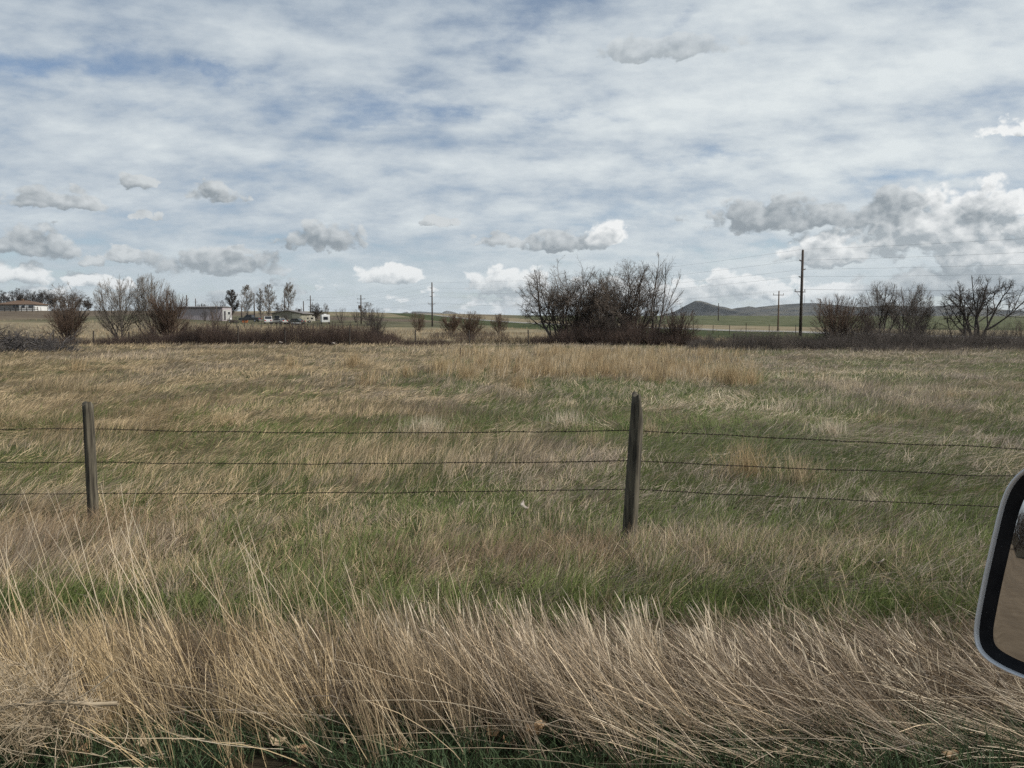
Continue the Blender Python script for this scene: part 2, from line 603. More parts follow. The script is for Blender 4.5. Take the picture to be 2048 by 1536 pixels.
def ground_material():
    m, B, b = principled('field_soil_and_thatch', rough=.95, spec=.05)
    geo = B.node('ShaderNodeNewGeometry')
    P = E(B, geo.outputs['Position'])
    x, y, z = B.xyz(P)
    at_ = B.node('ShaderNodeAttribute', attribute_name='green')
    g = E(B, at_.outputs['Fac'])
    n1 = B.noise(P, scale=.9, detail=8, rough=.65)
    n2 = B.noise(B.vec(x * .05, y * .02, 0.0), scale=1.0, detail=6, rough=.6)
    n3 = B.noise(P, scale=14, detail=5, rough=.7)
    thatch = B.mix(B.step(n1, .3, .7), (.055, .044, .028), (.115, .093, .056))
    green = B.mix(B.step(n3, .3, .7), (.025, .040, .012), (.060, .085, .026))
    near = B.mix(g * .85, thatch, green)
    near = B.mix(B.step(y, 5.6, 4.6), near, (.034, .028, .018))  # shade in the gaps of the tall grass, painted as darker ground
    near = B.mix(B.step(n3, .62, .72) * .5, near, (.05, .04, .028))
    # far land in strips along the road
    wob = (B.noise(B.vec(x * .02, y * .02, 0.0), scale=1, detail=5) - .5)
    s = (x - (54.0 - .22 * 0.0) + (y - 82.0) * .22) * .977 + wob * 14.0
    n4 = B.noise(B.vec(x * .12, y * .05, 1.0), scale=1.0, detail=7, rough=.7)
    n5 = B.noise(B.vec(x * .0045, y * .0022, 5.0), scale=1.0, detail=5, rough=.55)
    tan = B.mix(B.step(n4, .3, .7), (.135, .112, .072), (.225, .188, .122))
    verge = B.mix(B.step(n4, .36, .66), (.028, .038, .016), (.068, .075, .034))
    crop = B.mix(B.step(n4, .36, .64), (.045, .054, .027), (.108, .110, .060))
    brown = B.mix(B.step(n4, .3, .7), (.070, .055, .042), (.13, .105, .075))
    strip = B.mix(B.step(s, -36.0, -31.0), tan, verge)
    strip = B.mix(B.step(s, 3.0, 5.0), strip, tan)
    farcol = B.mix(B.step(n5, .47, .53), crop, tan)
    farcol = B.mix(B.step(n5, .56, .60) * .8, farcol, brown)
    farcol = B.mix(B.step(y + x * .2, 1200.0, 900.0) * B.step(x, -20.0, 20.0), farcol, crop)
    strip = B.mix(B.step(s, 40.0, 46.0), strip, farcol)
    leftland = B.mix(B.step(y + wob * 120.0, 150.0, 190.0), tan, brown)
    leftland = B.mix(B.step(y + wob * 60.0, 330.0, 380.0), leftland, farcol)
    yard = B.step(y + wob * 60.0, 150.0, 170.0) * B.step(y, 290.0, 250.0) * B.step(x + wob * 30.0, -118.0, -100.0)
    leftland = B.mix(yard * .6, leftland, crop)
    strip = B.mix(B.step(s, -34.0, -37.0) * B.step(y, 70.0, 90.0), strip, leftland)
    col = B.mix(B.step(y, 66.0, 78.0), near, strip)
    B.set(b.inputs['Base Color'], col)
    bp = B.node('ShaderNodeBump')
    bp.inputs['Strength'].default_value = .5
    bp.inputs['Distance'].default_value = .04
    B.set(bp.inputs['Height'], n3)
    B.nt.links.new(bp.outputs[0], b.inputs['Normal'])
    return m


V, F, g = ground_mesh()
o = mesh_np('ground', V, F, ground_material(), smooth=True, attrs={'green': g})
tag(o, 'flat dry pasture land running out to the horizon', kind='structure')


def sheet(name, cols_, rows_, fn, mat, label):
    """A road laid on the ground: fn(u, v) -> x, y; z follows the ground."""
    U, Vv = np.meshgrid(np.array(cols_), np.array(rows_))
    X, Y = fn(U, Vv)
    Z = ground(X, Y) + .03
    n, k = len(cols_), len(rows_)
    i = np.arange(n * k).reshape(k, n)
    Fq = np.stack([i[:-1, :-1], i[:-1, 1:], i[1:, 1:], i[1:, :-1]], -1).reshape(-1, 4)
    return tag(mesh_np(name, np.stack([X, Y, Z], -1).reshape(-1, 3), Fq, mat, smooth=True), label, kind='structure')


# dirt road under the vehicle (seen in the mirror)
def dirt_mat():
    m, B, b = principled('dirt_road_surface', rough=.95, spec=.1)
    geo = B.node('ShaderNodeNewGeometry')
    P = E(B, geo.outputs['Position'])
    x, y, z = B.xyz(P)
    n = B.noise(P, scale=2.2, detail=8, rough=.7)
    w = B.noise(B.vec(x * .05, y * 1.4, 0.0), scale=1.0, detail=4)
    c = B.mix(B.step(n, .3, .7), (.115, .085, .056), (.18, .138, .095))
    c = B.mix(B.step(w, .42, .62) * .5, c, (.095, .072, .05))
    B.set(b.inputs['Base Color'], c)
    return m


sheet('dirt_road', [-6.5, -4.5, -2.5, -.5, .8, 1.7], spaced(-400, 60, 8.0, .995) if False else list(np.linspace(-300, 80, 140)),
      lambda u, v: (v, u + .10 * np.sin(v * .7) * (u > 1)), dirt_mat(), 'brown dirt road beside the grassy verge')

# highway beyond the shrubs
m_road = noisy('pale_asphalt', (.17, .165, .155), (.23, .22, .205), 1.2, rough=.9)
sheet('highway', [-4.2, -2, 0, 2, 4.2], list(np.concatenate([np.linspace(-40, 260, 120), np.linspace(265, 900, 80)])),
      lambda u, v: (ROAD_X(v) + u, v), m_road, 'pale grey highway crossing the plain behind the shrubs')
mb = None
rows = np.concatenate([np.linspace(-40, 260, 120), np.linspace(265, 900, 80)])
for nm, off, colr in (('road_line', -3.6, (.55, .55, .52)), ('road_line', 3.6, (.55, .55, .52)), ('road_line', 0.0, (.5, .38, .08))):
    X = np.stack([ROAD_X(rows) + off - .08, ROAD_X(rows) + off + .08], 1)
    Y = np.stack([rows, rows], 1)
    Z = ground(X, Y) + .036
    i = np.arange(X.size).reshape(X.shape)
    Fq = np.stack([i[:-1, 0], i[:-1, 1], i[1:, 1], i[1:, 0]], -1)
    o = mesh_np(nm, np.stack([X, Y, Z], -1).reshape(-1, 3), Fq, principled('road_paint', colr, .7)[0])
    tag(o, 'painted line along the pale highway', kind='structure')


# hills on the horizon
def hill_range(name, prof, Y, depth, mat, label, seed):
    """Ridge through picture points (px, row) at distance Y, falling away to both sides."""
    prof = sorted(prof)
    px = np.linspace(prof[0][0], prof[-1][0], 800)
    row = np.interp(px, [p[0] for p in prof], [p[1] for p in prof])
    k = np.array([.25, .5, .25])
    row[1:-1] = np.convolve(row, k, 'valid')
    Xc = (px - 1024) / FPX * Y
    top = CAM_Z + (HORIZON - row) / FPX * Y * 1.0
    base = ground(Xc, np.full_like(Xc, Y)) - 6
    ts = np.linspace(-1, 1, 61)
    T, Xg = np.meshgrid(ts, Xc, indexing='ij')
    H = np.broadcast_to(top, T.shape)
    Bz = np.broadcast_to(base, T.shape)
    spur = fbm(Xg / (depth * .16), T * .4 + 5, seed, 3)
    at_ = np.abs(T)
    f = np.clip(1 - at_, 0, 1) ** (1.25 + .9 * (spur - .5)) - (fbm(Xg / (depth * .05), T * 4, seed + 5, 4) - .45) * .42 * np.clip(at_ * 3, 0, 1) * (1 - at_)
    f = np.where(at_ < 1e-6, 1, np.minimum(f, 1 - .12 * at_))
    Z = Bz + (H - Bz) * f
    Yg = Y + T * depth
    n, m2 = Z.shape
    i = np.arange(n * m2).reshape(n, m2)
    Fq = np.stack([i[:-1, :-1], i[:-1, 1:], i[1:, 1:], i[1:, :-1]], -1).reshape(-1, 4)
    return tag(mesh_np(name, np.stack([Xg, Yg, Z], -1).reshape(-1, 3), Fq, mat, smooth=True), label, kind='structure')


def hill_mat(name, c0, c1, c2):
    m, B, b = principled(name, rough=.95, spec=.05)
    t = B.node('ShaderNodeTexCoord')
    geo = B.node('ShaderNodeNewGeometry')
    P = E(B, geo.outputs['Position'])
    n = B.noise(P, scale=.006, detail=9, rough=.68)
    n2 = B.noise(P, scale=.0016, detail=5, rough=.6)
    c = B.mix(B.step(n, .35, .65), c0, c1)
    c = B.mix(B.step(n2, .48, .58) * .7, c, c2)
    B.set(b.inputs['Base Color'], c)
    return m


HM = hill_mat('scrub_hill', (.034, .037, .038), (.098, .092, .075), (.042, .046, .046))
hill_range('hills', [(1290, 640), (1330, 634), (1352, 630), (1364, 625), (1376, 618), (1383, 607), (1387, 602), (1400, 602), (1405, 609.5), (1412, 616.5), (1424, 620),
                     (1436, 622), (1445, 622), (1456, 620), (1470, 616), (1486, 614.5), (1496, 612.5), (1506, 615.5), (1520, 613.5), (1540, 611.5),
                     (1565, 609), (1590, 607.5), (1605, 606.5), (1625, 606.5), (1645, 608), (1665, 611.5), (1690, 613.5), (1712, 615.5), (1740, 612.5), (1770, 611.5),
                     (1800, 612), (1830, 613), (1850, 615), (1870, 612), (1890, 610.5), (1910, 611), (1925, 615), (1940, 620), (1960, 622.5), (1990, 622),
                     (2030, 622), (2080, 621), (2160, 618), (2300, 622), (2500, 630)], 4200, 1500, HM,
           'grey brown scrub hills with a flat topped butte', 11)
hill_range('far_hills', [(790, 634), (800, 627), (815, 623.5), (820, 627), (826, 623), (842, 623), (870, 625), (884, 625.5), (893, 621.5), (900, 622.5),
                         (908, 624), (916, 627), (925, 632)], 9000, 1200,
           hill_mat('distant_hill', (.045, .047, .046), (.10, .095, .08), (.05, .052, .05)), 'faint blue grey hills far beyond the plain', 31)


# ------------------------------------------------------------------ branches
def unit(v):
    return v / np.maximum(np.linalg.norm(v, axis=-1, keepdims=True), 1e-9)


def grow(rng, p, d, ln, r, nseg, wander, trop=0.0, taper=.35, bend=None):
    """Grow B branches at once: start points, directions, lengths, radii -> centre lines and radii."""
    B = len(p)
    pts = np.empty((B, nseg + 1, 3))
    rad = r[:, None] * (1 - (1 - taper) * np.linspace(0, 1, nseg + 1)[None, :])
    pts[:, 0] = p
    d = unit(d.copy())
    st = (ln / nseg)[:, None]
    for k in range(nseg):
        d = d + rng.normal(0, wander, (B, 3))
        d[:, 2] += trop
        if bend is not None:
            d = d + bend
        d = unit(d)
        p = p + d * st
        pts[:, k + 1] = p
    return pts, rad


def fork(rng, pts, rad, ln, n, t0, t1, ang, sd, lr, rr, env=None, even=False, rmin=0.0):
    """n side branches on each branch; env = (centre, radii) keeps the ends inside an ellipsoid crown."""
    B, k1, _ = pts.shape
    t = rng.uniform(t0, t1, (B, n)) if not even else (np.linspace(t0, t1, n)[None, :] + rng.uniform(-.5, .5, (B, n)) * (t1 - t0) / n)
    t = np.clip(t, 0, .999)
    f = t * (k1 - 1)
    i = np.minimum(f.astype(int), k1 - 2)
    w = (f - i)[..., None]
    bi = np.arange(B)[:, None]
    p = pts[bi, i] * (1 - w) + pts[bi, i + 1] * w
    tan = unit(pts[bi, i + 1] - pts[bi, i])
    rl = rad[bi, i] * (1 - w[..., 0]) + rad[bi, i + 1] * w[..., 0]
    q = rng.normal(0, 1, tan.shape)
    q = unit(q - (q * tan).sum(-1, keepdims=True) * tan)
    a = np.radians(rng.normal(ang, sd, t.shape))[..., None]
    d = (tan * np.cos(a) + q * np.sin(a)).reshape(-1, 3)
    p = p.reshape(-1, 3)
    l = (ln[:, None] * lr * (1.12 - .55 * t) * rng.uniform(.65, 1.25, t.shape)).ravel()
    if env is not None:
        c, e = env
        o, dd = (p - c) / e, d / e
        A, Bq, C = (dd * dd).sum(-1), 2 * (o * dd).sum(-1), (o * o).sum(-1) - 1
        disc = Bq * Bq - 4 * A * C
        hit = np.where(disc > 0, (-Bq + np.sqrt(np.maximum(disc, 0))) / (2 * A), 0)
        l = np.minimum(l, np.maximum(hit, 0) * rng.uniform(.62, 1.08, len(l)))
        keep = l > .06
    else:
        keep = l > 0
    r = np.maximum((rl * rr).ravel(), rmin)
    return p[keep], d[keep], l[keep], r[keep]


def tubes(pts, rad, n):
    """Tubes round the centre lines."""
    B, k, _ = pts.shape
    t = np.empty_like(pts)
    t[:, 1:-1] = pts[:, 2:] - pts[:, :-2]
    t[:, 0] = pts[:, 1] - pts[:, 0]
    t[:, -1] = pts[:, -1] - pts[:, -2]
    t = unit(t)
    ref = np.where(np.abs(t[..., 2:]) > .85, np.array([1., 0, 0]), np.array([0, 0, 1.]))
    a = unit(np.cross(t, ref))
    b = np.cross(t, a)
    th = np.arange(n) * 2 * np.pi / n
    V = pts[:, :, None] + rad[:, :, None, None] * (a[:, :, None] * np.cos(th)[:, None] + b[:, :, None] * np.sin(th)[:, None])
    i = np.arange(B * k * n).reshape(B, k, n)
    j = np.roll(i, -1, 2)
    F = np.stack([i[:, :-1], j[:, :-1], j[:, 1:], i[:, 1:]], -1).reshape(-1, 4)
    return V.reshape(-1, 3), F


def join(parts):
    Vs, Fs, n = [], [], 0
    for V_, F_ in parts:
        Vs.append(V_)
        Fs.append(F_ + n)
        n += len(V_)
    return np.concatenate(Vs), np.concatenate(Fs)


# ------------------------------------------------------------------ trees
def make_tree(name, label, cat, group, base, h, env, kind, seed, mats=('bark', 'twig'), dens=1.0, thin=1.0):
    """One bare tree or shrub; base on the ground, env = (centre, radii) of its crown relative to the base."""
    rng = np.random.default_rng(seed)
    root = empty(name, tuple(base))
    tag(root, label, cat, group)
    c, e = np.array(env[0], float), np.array(env[1], float)
    en = (c, e)
    K = lambda v: max(1, int(round(v * dens)))
    tr, cr = [], []
    z3 = np.zeros(3)
    if kind in ('olive', 'umbrella', 'fan'):
        P = dict(olive=dict(nt=6, lean=(6, 56), w=.12, tl=.46, r0=.019),
                 umbrella=dict(nt=6, lean=(4, 54), w=.10, tl=.60, r0=.026),
                 fan=dict(nt=5, lean=(2, 40), w=.05, tl=.55, r0=.012))[kind]
        nt = P['nt']
        az_ = np.arange(nt) * 2 * np.pi / nt + rng.uniform(-.5, .5, nt)
        le = np.radians(rng.permutation(np.linspace(*P['lean'], nt)))
        # lean along the wide direction of the crown first
        d = unit(np.stack([np.sin(le) * np.cos(az_) * max(1, e[0] / e[2]), np.sin(le) * np.sin(az_) * .8, np.cos(le)], -1))
        p = np.stack([.12 * np.cos(az_), .12 * np.sin(az_), np.full(nt, -.15)], -1) * (h / 6)

        def reach(p, d):
            o, dd = (p - c) / e, d / e
            A, Bq, C = (dd * dd).sum(-1), 2 * (o * dd).sum(-1), (o * o).sum(-1) - 1
            di = Bq * Bq - 4 * A * C
            return np.where(di > 0, (-Bq + np.sqrt(np.maximum(di, 0))) / (2 * A), 0)
        ln = np.minimum(h * P['tl'] * rng.uniform(.85, 1.15, nt), np.maximum(reach(p, d), h * .3) * .72)
        r = h * P['r0'] * rng.uniform(.7, 1.1, nt)
        a, b = grow(rng, p, d, ln, r, 10, P['w'], .02, .5)
        tr.append(tubes(a, b, 7))
        if kind == 'fan':
            spec = [(K(8), .15, 1, 34, 10, .9, .52, 9, .045, .025), (K(8), .2, 1, 34, 9, .52, .5, 6, .06, .025), (K(8), .2, 1, 32, 10, .50, .6, 4, .07, .03), (K(3), .2, 1, 32, 10, .55, .7, 2, .08, .02)]
        elif kind == 'umbrella':
            spec = [(K(4), .45, 1, 34, 12, .80, .62, 8, .11, .03), (K(7), .4, 1, 42, 14, .58, .58, 6, .15, .03), (K(7), .3, 1, 44, 16, .55, .58, 5, .19, .02),
                    (K(6), .25, 1, 46, 18, .52, .7, 3, .22, .0)]
        else:
            spec = [(K(6), .25, 1, 38, 14, .90, .55, 8, .13, .03), (K(8), .2, 1, 42, 16, .60, .52, 6, .17, .01), (K(8), .15, 1, 46, 18, .55, .55, 5, .2, .0),
                    (K(7), .15, 1, 48, 20, .55, .7, 3, .22, .0)]
        for lv, (n, t0, t1, an, sd, lr, rr, ns, wa, tp) in enumerate(spec):
            p, d, l, r = fork(rng, a, b, ln, n, t0, t1, an, sd, lr, rr, en, rmin=.0040 * thin)
            if lv == 0:                       # the first limbs reach out to the edge of the crown
                l = np.minimum(np.maximum(l, reach(p, d) * rng.uniform(.45, 1.0, len(l))), reach(p, d) + .05)
            # every branch also runs on from its own tip
            tp_ = a[:, -1]
            td = unit(a[:, -1] - a[:, -2])
            p, d = np.concatenate([p, tp_]), np.concatenate([d, td])
            l = np.concatenate([l, np.minimum(ln * lr * .8, np.maximum(reach(tp_, td), .04) * rng.uniform(.7, 1.1, len(tp_)))])
            r = np.concatenate([r, np.maximum(b[:, -1], .0040 * thin)])
            ln = l
            a, b = grow(rng, p, d, l, r, ns, wa, tp, .5)
            (tr if lv == 0 else cr).append(tubes(a, b, 5 if lv == 0 else (4 if lv == 1 else 3)))
    elif kind == 'shrub':
        ns_ = K(34)
        az_ = rng.uniform(0, 2 * np.pi, ns_)
        le = np.radians(np.abs(rng.normal(0, 1, ns_)) * 31 + 3)
        le = np.minimum(le, np.radians(68))
        d = np.stack([np.sin(le) * np.cos(az_), np.sin(le) * np.sin(az_), np.cos(le)], -1) * np.array([e[0], e[1], max(e[0], e[1])]) 
        p = np.stack([np.cos(az_), np.sin(az_), np.full(ns_, -.4)], -1) * np.array([e[0], e[1], .2]) * .16 * rng.uniform(.2, 1, (ns_, 1))
        ud = unit(d)
        A_ = ((ud / e) ** 2).sum(-1)
        o_ = (p - c) / e
        B_ = 2 * (o_ * ud / e).sum(-1)
        C_ = (o_ ** 2).sum(-1) - 1
        di = np.maximum(B_ * B_ - 4 * A_ * C_, 0)
        ln = np.maximum((-B_ + np.sqrt(di)) / (2 * A_), .3 * h) * rng.uniform(.7, 1.03, ns_)
        r = np.full(ns_, h * .0075) * rng.uniform(.6, 1.3, ns_)
        a, b = grow(rng, p, d, ln, r, 8, .07, .02, .35)
        tr.append(tubes(a, b, 4))
        for (n, t0, an, lr, ns, wa) in ((K(9), .2, 26, .42, 5, .08), (K(6), .15, 28, .5, 4, .09)):
            p, d, l, r = fork(rng, a, b, ln, n, t0, 1, an, 9, lr, .6, en, rmin=.0036 * thin)
            a, b = grow(rng, p, d, l, r, ns, wa, .04, .5)
            ln = l
            cr.append(tubes(a, b, 3))
    elif kind == 'poplar':
        d = np.array([[rng.normal(0, .02), 0, 1.]])
        ln = np.array([h * .97])
        a, b = grow(rng, np.array([[0, 0, -.2]]), d, ln, np.array([h * .014]), 14, .015, .05, .15)
        tr.append(tubes(a, b, 6))
        for (n, t0, an, lr, ns, wa, tp) in ((K(56), .08, 40, .50, 7, .05, .04), (K(11), .15, 34, .42, 4, .08, .04), (K(6), .2, 38, .5, 3, .1, .03)):
            p, d, l, r = fork(rng, a, b, ln, n, t0, 1, an, 8, lr, .45 if n > 20 else .6, en, rmin=.006 * thin)
            a, b = grow(rng, p, d, l, r, ns, wa, tp, .5)
            ln = l
            cr.append(tubes(a, b, 3))
    V_, F_ = join(tr)
    mesh_np('trunk', V_, F_, M[mats[0]], root, smooth=True)
    V_, F_ = join(cr)
    mesh_np('crown', V_, F_, M[mats[1]], root, smooth=True)
    return root


def tree_at(name, label, cat, group, px, Y, top, left, right, kind, seed, zc=.56, low=.05, dy=None, **kw):
    """Place a tree by where it stands: ground point under px at distance Y, top row and crown edges in the picture."""
    b = on(px, Y)
    h = at(px, top, Y)[2] - b[2]
    xl, xr = (left - 1024) / FPX * Y, (right - 1024) / FPX * Y
    cx, ex = (xl + xr) / 2 - b[0], (xr - xl) / 2
    cz = h * zc
    ez_up = h - cz
    ey = dy if dy else ex * .85
    return make_tree(name, label, cat, group, b, h, ((cx, 0, cz), (ex, ey, ez_up)), kind, seed, **kw)


G_L = 'bare trees along the left thicket'
tree_at('bare_tree', 'dark crooked shrubby tree with rust brown lower shoots, far left of the thicket', 'tree', G_L, 141, 64, 558, 90, 190, 'olive', 3, zc=.6, mats=('bark_dark', 'twig_grove'), dens=.85)
tree_at('bare_shrub', 'rust brown shoots fanning out round the foot of the crooked left tree', 'shrub', 'bare shrubs by the ditch', 140, 63, 606, 84, 186, 'shrub', 4, zc=.4, mats=('twig_red', 'twig_red'), dens=1.15)
tree_at('bare_tree', 'pale grey bare tree with a broad even fan of fine branches', 'tree', G_L, 243, 64, 546, 192, 292, 'fan', 5, zc=.56, mats=('bark', 'twig_pale'))  # paler crown twigs: sunlight and haze put into their colour
tree_at('bare_tree', 'tall bare tree with fine upright twigs above the brown shrub, beside the pale fan tree', 'tree', G_L, 308, 65, 544, 264, 356, 'fan', 7, zc=.55, mats=('bark', 'twig_pale'))  # crown colour lightened likewise for sun and haze
tree_at('bare_shrub', 'big reddish brown shrub leaning over the thicket in front of the long pinkish shed', 'shrub', 'bare shrubs by the ditch', 338, 62, 576, 284, 394, 'shrub', 8, zc=.45, mats=('twig_red', 'twig_red'), dens=1.5)
tree_at('bare_shrub', 'thin leggy sapling shrub in front of the end of the pinkish shed', 'shrub', 'bare shrubs by the ditch', 432, 62, 592, 402, 470, 'shrub', 9, zc=.5, mats=('twig', 'twig_red'), dens=.62)
tree_at('bare_shrub', 'dark round topped shrub at the right end of the left thicket', 'shrub', 'bare shrubs by the ditch', 752, 66, 610, 720, 780, 'shrub', 10, zc=.5, mats=('bark_dark', 'twig_dark'), dens=.9)
tree_at('bare_shrub', 'small reddish shrub just before the tall pole left of centre', 'shrub', 'reddish shrubs on the open plain', 836, 118, 622, 812, 858, 'shrub', 12, zc=.5, mats=('twig_red', 'twig_red'), dens=1.0, thin=2)
tree_at('bare_shrub', 'reddish shrub half hidden behind the larger shrub of the open plain', 'shrub', 'reddish shrubs on the open plain', 903, 104, 624, 874, 930, 'shrub', 13, zc=.5, mats=('twig_red', 'twig_red'), dens=1.2, thin=2)
tree_at('bare_shrub', 'largest reddish shrub of the open plain, dark at its foot', 'shrub', 'reddish shrubs on the open plain', 942, 82, 619, 902, 980, 'shrub', 14, zc=.5, mats=('twig_red', 'twig_red'), dens=1.15, thin=1.6)
tree_at('bare_shrub', 'reddish shrub standing alone nearest the big dark grove', 'shrub', 'reddish shrubs on the open plain', 999, 110, 625, 978, 1022, 'shrub', 15, zc=.5, mats=('twig_red', 'twig_red'), dens=1.05, thin=2)

G_G = 'crooked trees of the big grove'
tree_at('crooked_tree', 'crooked dark tree leaning out at the open left end of the grove', 'tree', G_G, 1118, 60, 528, 1026, 1176, 'olive', 21, zc=.52, mats=('bark_dark', 'twig_grove'), dens=.92)
tree_at('crooked_tree', 'tallest rounded dark tree in the middle of the grove', 'tree', G_G, 1160, 61, 503, 1070, 1240, 'olive', 22, zc=.54, mats=('bark_dark', 'twig_grove'), dens=.86)
tree_at('crooked_tree', 'dark tangled tree of the grove with a lower dip in its crown', 'tree', G_G, 1215, 60, 520, 1140, 1290, 'olive', 23, zc=.52, mats=('bark_dark', 'twig_grove'), dens=.82)
tree_at('crooked_tree', 'dark tree of the grove just left of the tall thin sapling', 'tree', G_G, 1258, 61, 513, 1200, 1320, 'olive', 25, zc=.55, mats=('bark_dark', 'twig_grove'), dens=.88)
tree_at('crooked_tree', 'rounded dark tree filling the right middle of the grove behind the thin sapling', 'tree', G_G, 1242, 62, 515, 1184, 1312, 'olive', 41, zc=.54, mats=('bark_dark', 'twig_grove'), dens=.86)
tree_at('young_poplar', 'tall thin pale sapling rising above the right end of the grove', 'tree', None, 1306, 60, 494, 1270, 1366, 'fan', 26, zc=.55, mats=('bark', 'twig'), dens=.72)
tree_at('bare_shrub', 'brown slanting shrub at the right foot of the big grove', 'shrub', 'bare shrubs by the ditch', 1352, 58, 610, 1296, 1408, 'shrub', 27, zc=.42, mats=('twig_red', 'brush'), dens=1.1)
tree_at('bare_shrub', 'dense dark undergrowth shrub inside the middle of the grove', 'shrub', 'bare shrubs by the ditch', 1200, 59, 630, 1118, 1290, 'shrub', 28, zc=.4, mats=('twig_dark', 'brush_grey'), dens=1.2)

tree_at('bare_shrub', 'rust brown bushy shrub to the right of the tall power pole', 'shrub', 'bare shrubs by the ditch', 1672, 56, 586, 1596, 1738, 'shrub', 31, zc=.46, mats=('bark_dark', 'twig_red'), dens=1.3)
G_R = 'bare trees along the right thicket'
tree_at('bare_tree', 'airy bare tree standing between the rust brown shrub and the umbrella tree', 'tree', G_R, 1762, 57, 560, 1708, 1806, 'fan', 34, zc=.58, mats=('bark_dark', 'twig'), dens=1.0)
tree_at('bare_tree', 'fan shaped bare tree leaning right beside the airy one', 'tree', G_R, 1808, 58, 562, 1778, 1866, 'fan', 33, zc=.56, mats=('bark_dark', 'twig'), dens=1.0)
tree_at('bare_shrub', 'low brown shrub between the rust brown shrub and the airy bare tree', 'shrub', 'bare shrubs by the ditch', 1722, 55, 616, 1676, 1780, 'shrub', 37, zc=.45, mats=('brush', 'brush'), dens=1.0)
tree_at('bare_shrub', 'brown shrub filling the foot of the two fan shaped trees at the right', 'shrub', 'bare shrubs by the ditch', 1838, 56, 604, 1782, 1876, 'shrub', 38, zc=.45, mats=('brush', 'brush_grey'), dens=.9)
tree_at('umbrella_tree', 'dark broad umbrella shaped bare tree forking low, far right', 'tree', None, 1948, 56, 549, 1862, 2058, 'umbrella', 35, zc=.5, dy=3.2, mats=('bark_dark', 'twig_dark'), dens=1.0)
tree_at('bare_shrub', 'low brown shrub at the right edge behind the umbrella tree', 'shrub', 'bare shrubs by the ditch', 2044, 66, 636, 2008, 2090, 'shrub', 36, zc=.5, mats=('brush', 'brush'), dens=.7)

# trees of the far farms
G_F = 'trees round the far white house'
for k, (px, top, l_, r_, what) in enumerate([
        (10, 580, -14, 34, 'first dark old tree from the left above the far white house'),
        (40, 575, 18, 64, 'dark old tree rising just above the roof ridge of the far white house'),
        (70, 577, 48, 94, 'dark old tree behind the right end of the far white house'),
        (96, 576, 76, 118, 'dark old tree standing clear of the far white house on its right'),
        (120, 583, 104, 142, 'dark old tree of the far row partly behind the crooked shrubby tree'),
        (152, 586, 138, 170, 'smaller dark tree of the far row just right of the crooked shrubby tree'),
        (181, 592, 170, 191, 'last small dark tree at the right end of the far row')]):
    tree_at('old_tree', what, 'tree', G_F, px, 335, top, l_, r_, 'olive', 50 + k, zc=.55, mats=('bark_dark', 'twig_dark'), dens=.74, thin=6)
G_P = 'poplars and trees behind the farmyard'
for k, (px, Y, top, l_, r_, kd, mt, th, what) in enumerate([
        (466, 215, 578, 446, 486, 'poplar', 'twig_dark', 9, 'dark dense conical tree right of the pinkish shed'),
        (446, 218, 600, 434, 460, 'olive', 'twig_dark', 5, 'bare crooked tree above the end of the pinkish shed'),
        (497, 235, 568, 479, 515, 'poplar', 'twig_pale', 6, 'first pale poplar, broad, right of the dark conical tree'),
        (524, 235, 576, 511, 535, 'poplar', 'twig_pale', 6, 'slim pale poplar between two broader poplars'),
        (540, 232, 567, 524, 557, 'poplar', 'twig_pale', 6, 'full pale poplar above the white parked car'),
        (579, 235, 562, 562, 598, 'poplar', 'twig_pale', 6, 'tallest pale poplar, standing alone above the low farmhouse'),
        (558, 238, 602, 546, 570, 'olive', 'twig', 6, 'small bare tree between the pale poplars and the low farmhouse'),
        (600, 240, 612, 590, 610, 'olive', 'twig', 5, 'little bare tree behind the roof of the low farmhouse'),
        (632, 240, 603, 618, 650, 'olive', 'twig_dark', 6, 'bare round tree behind the small white trailer'),
        (655, 250, 604, 644, 662, 'fan', 'twig', 5, 'wispy bare tree behind the white camper'),
        (684, 215, 614, 662, 704, 'shrub', 'twig', 4, 'spreading grey bush right of the white camper'),
        (714, 230, 616, 700, 730, 'shrub', 'twig', 4, 'small grey bush left of the double arm pole'),
        (738, 190, 603, 716, 762, 'olive', 'twig', 4, 'grey bare tree just right of the double arm pole'),
        (404, 225, 606, 392, 420, 'olive', 'twig_dark', 5, 'dark bare tree top above the pinkish shed roof'),
        (412, 190, 618, 396, 426, 'shrub', 'twig_dark', 3, 'dark bush against the pinkish shed wall'),
        (572, 185, 622, 560, 582, 'shrub', 'twig_dark', 3, 'dark bush against the low farmhouse front')]):
    tree_at('poplar' if kd == 'poplar' else ('bush' if kd == 'shrub' else 'bare_tree'), what, 'bush' if kd == 'shrub' else 'tree', G_P, px, Y, top, l_, r_, kd, 70 + k,
            zc=.55 if kd != 'poplar' else .52, mats=('bark_dark', mt), dens=.66 if kd != 'poplar' else .85, thin=th * .75)


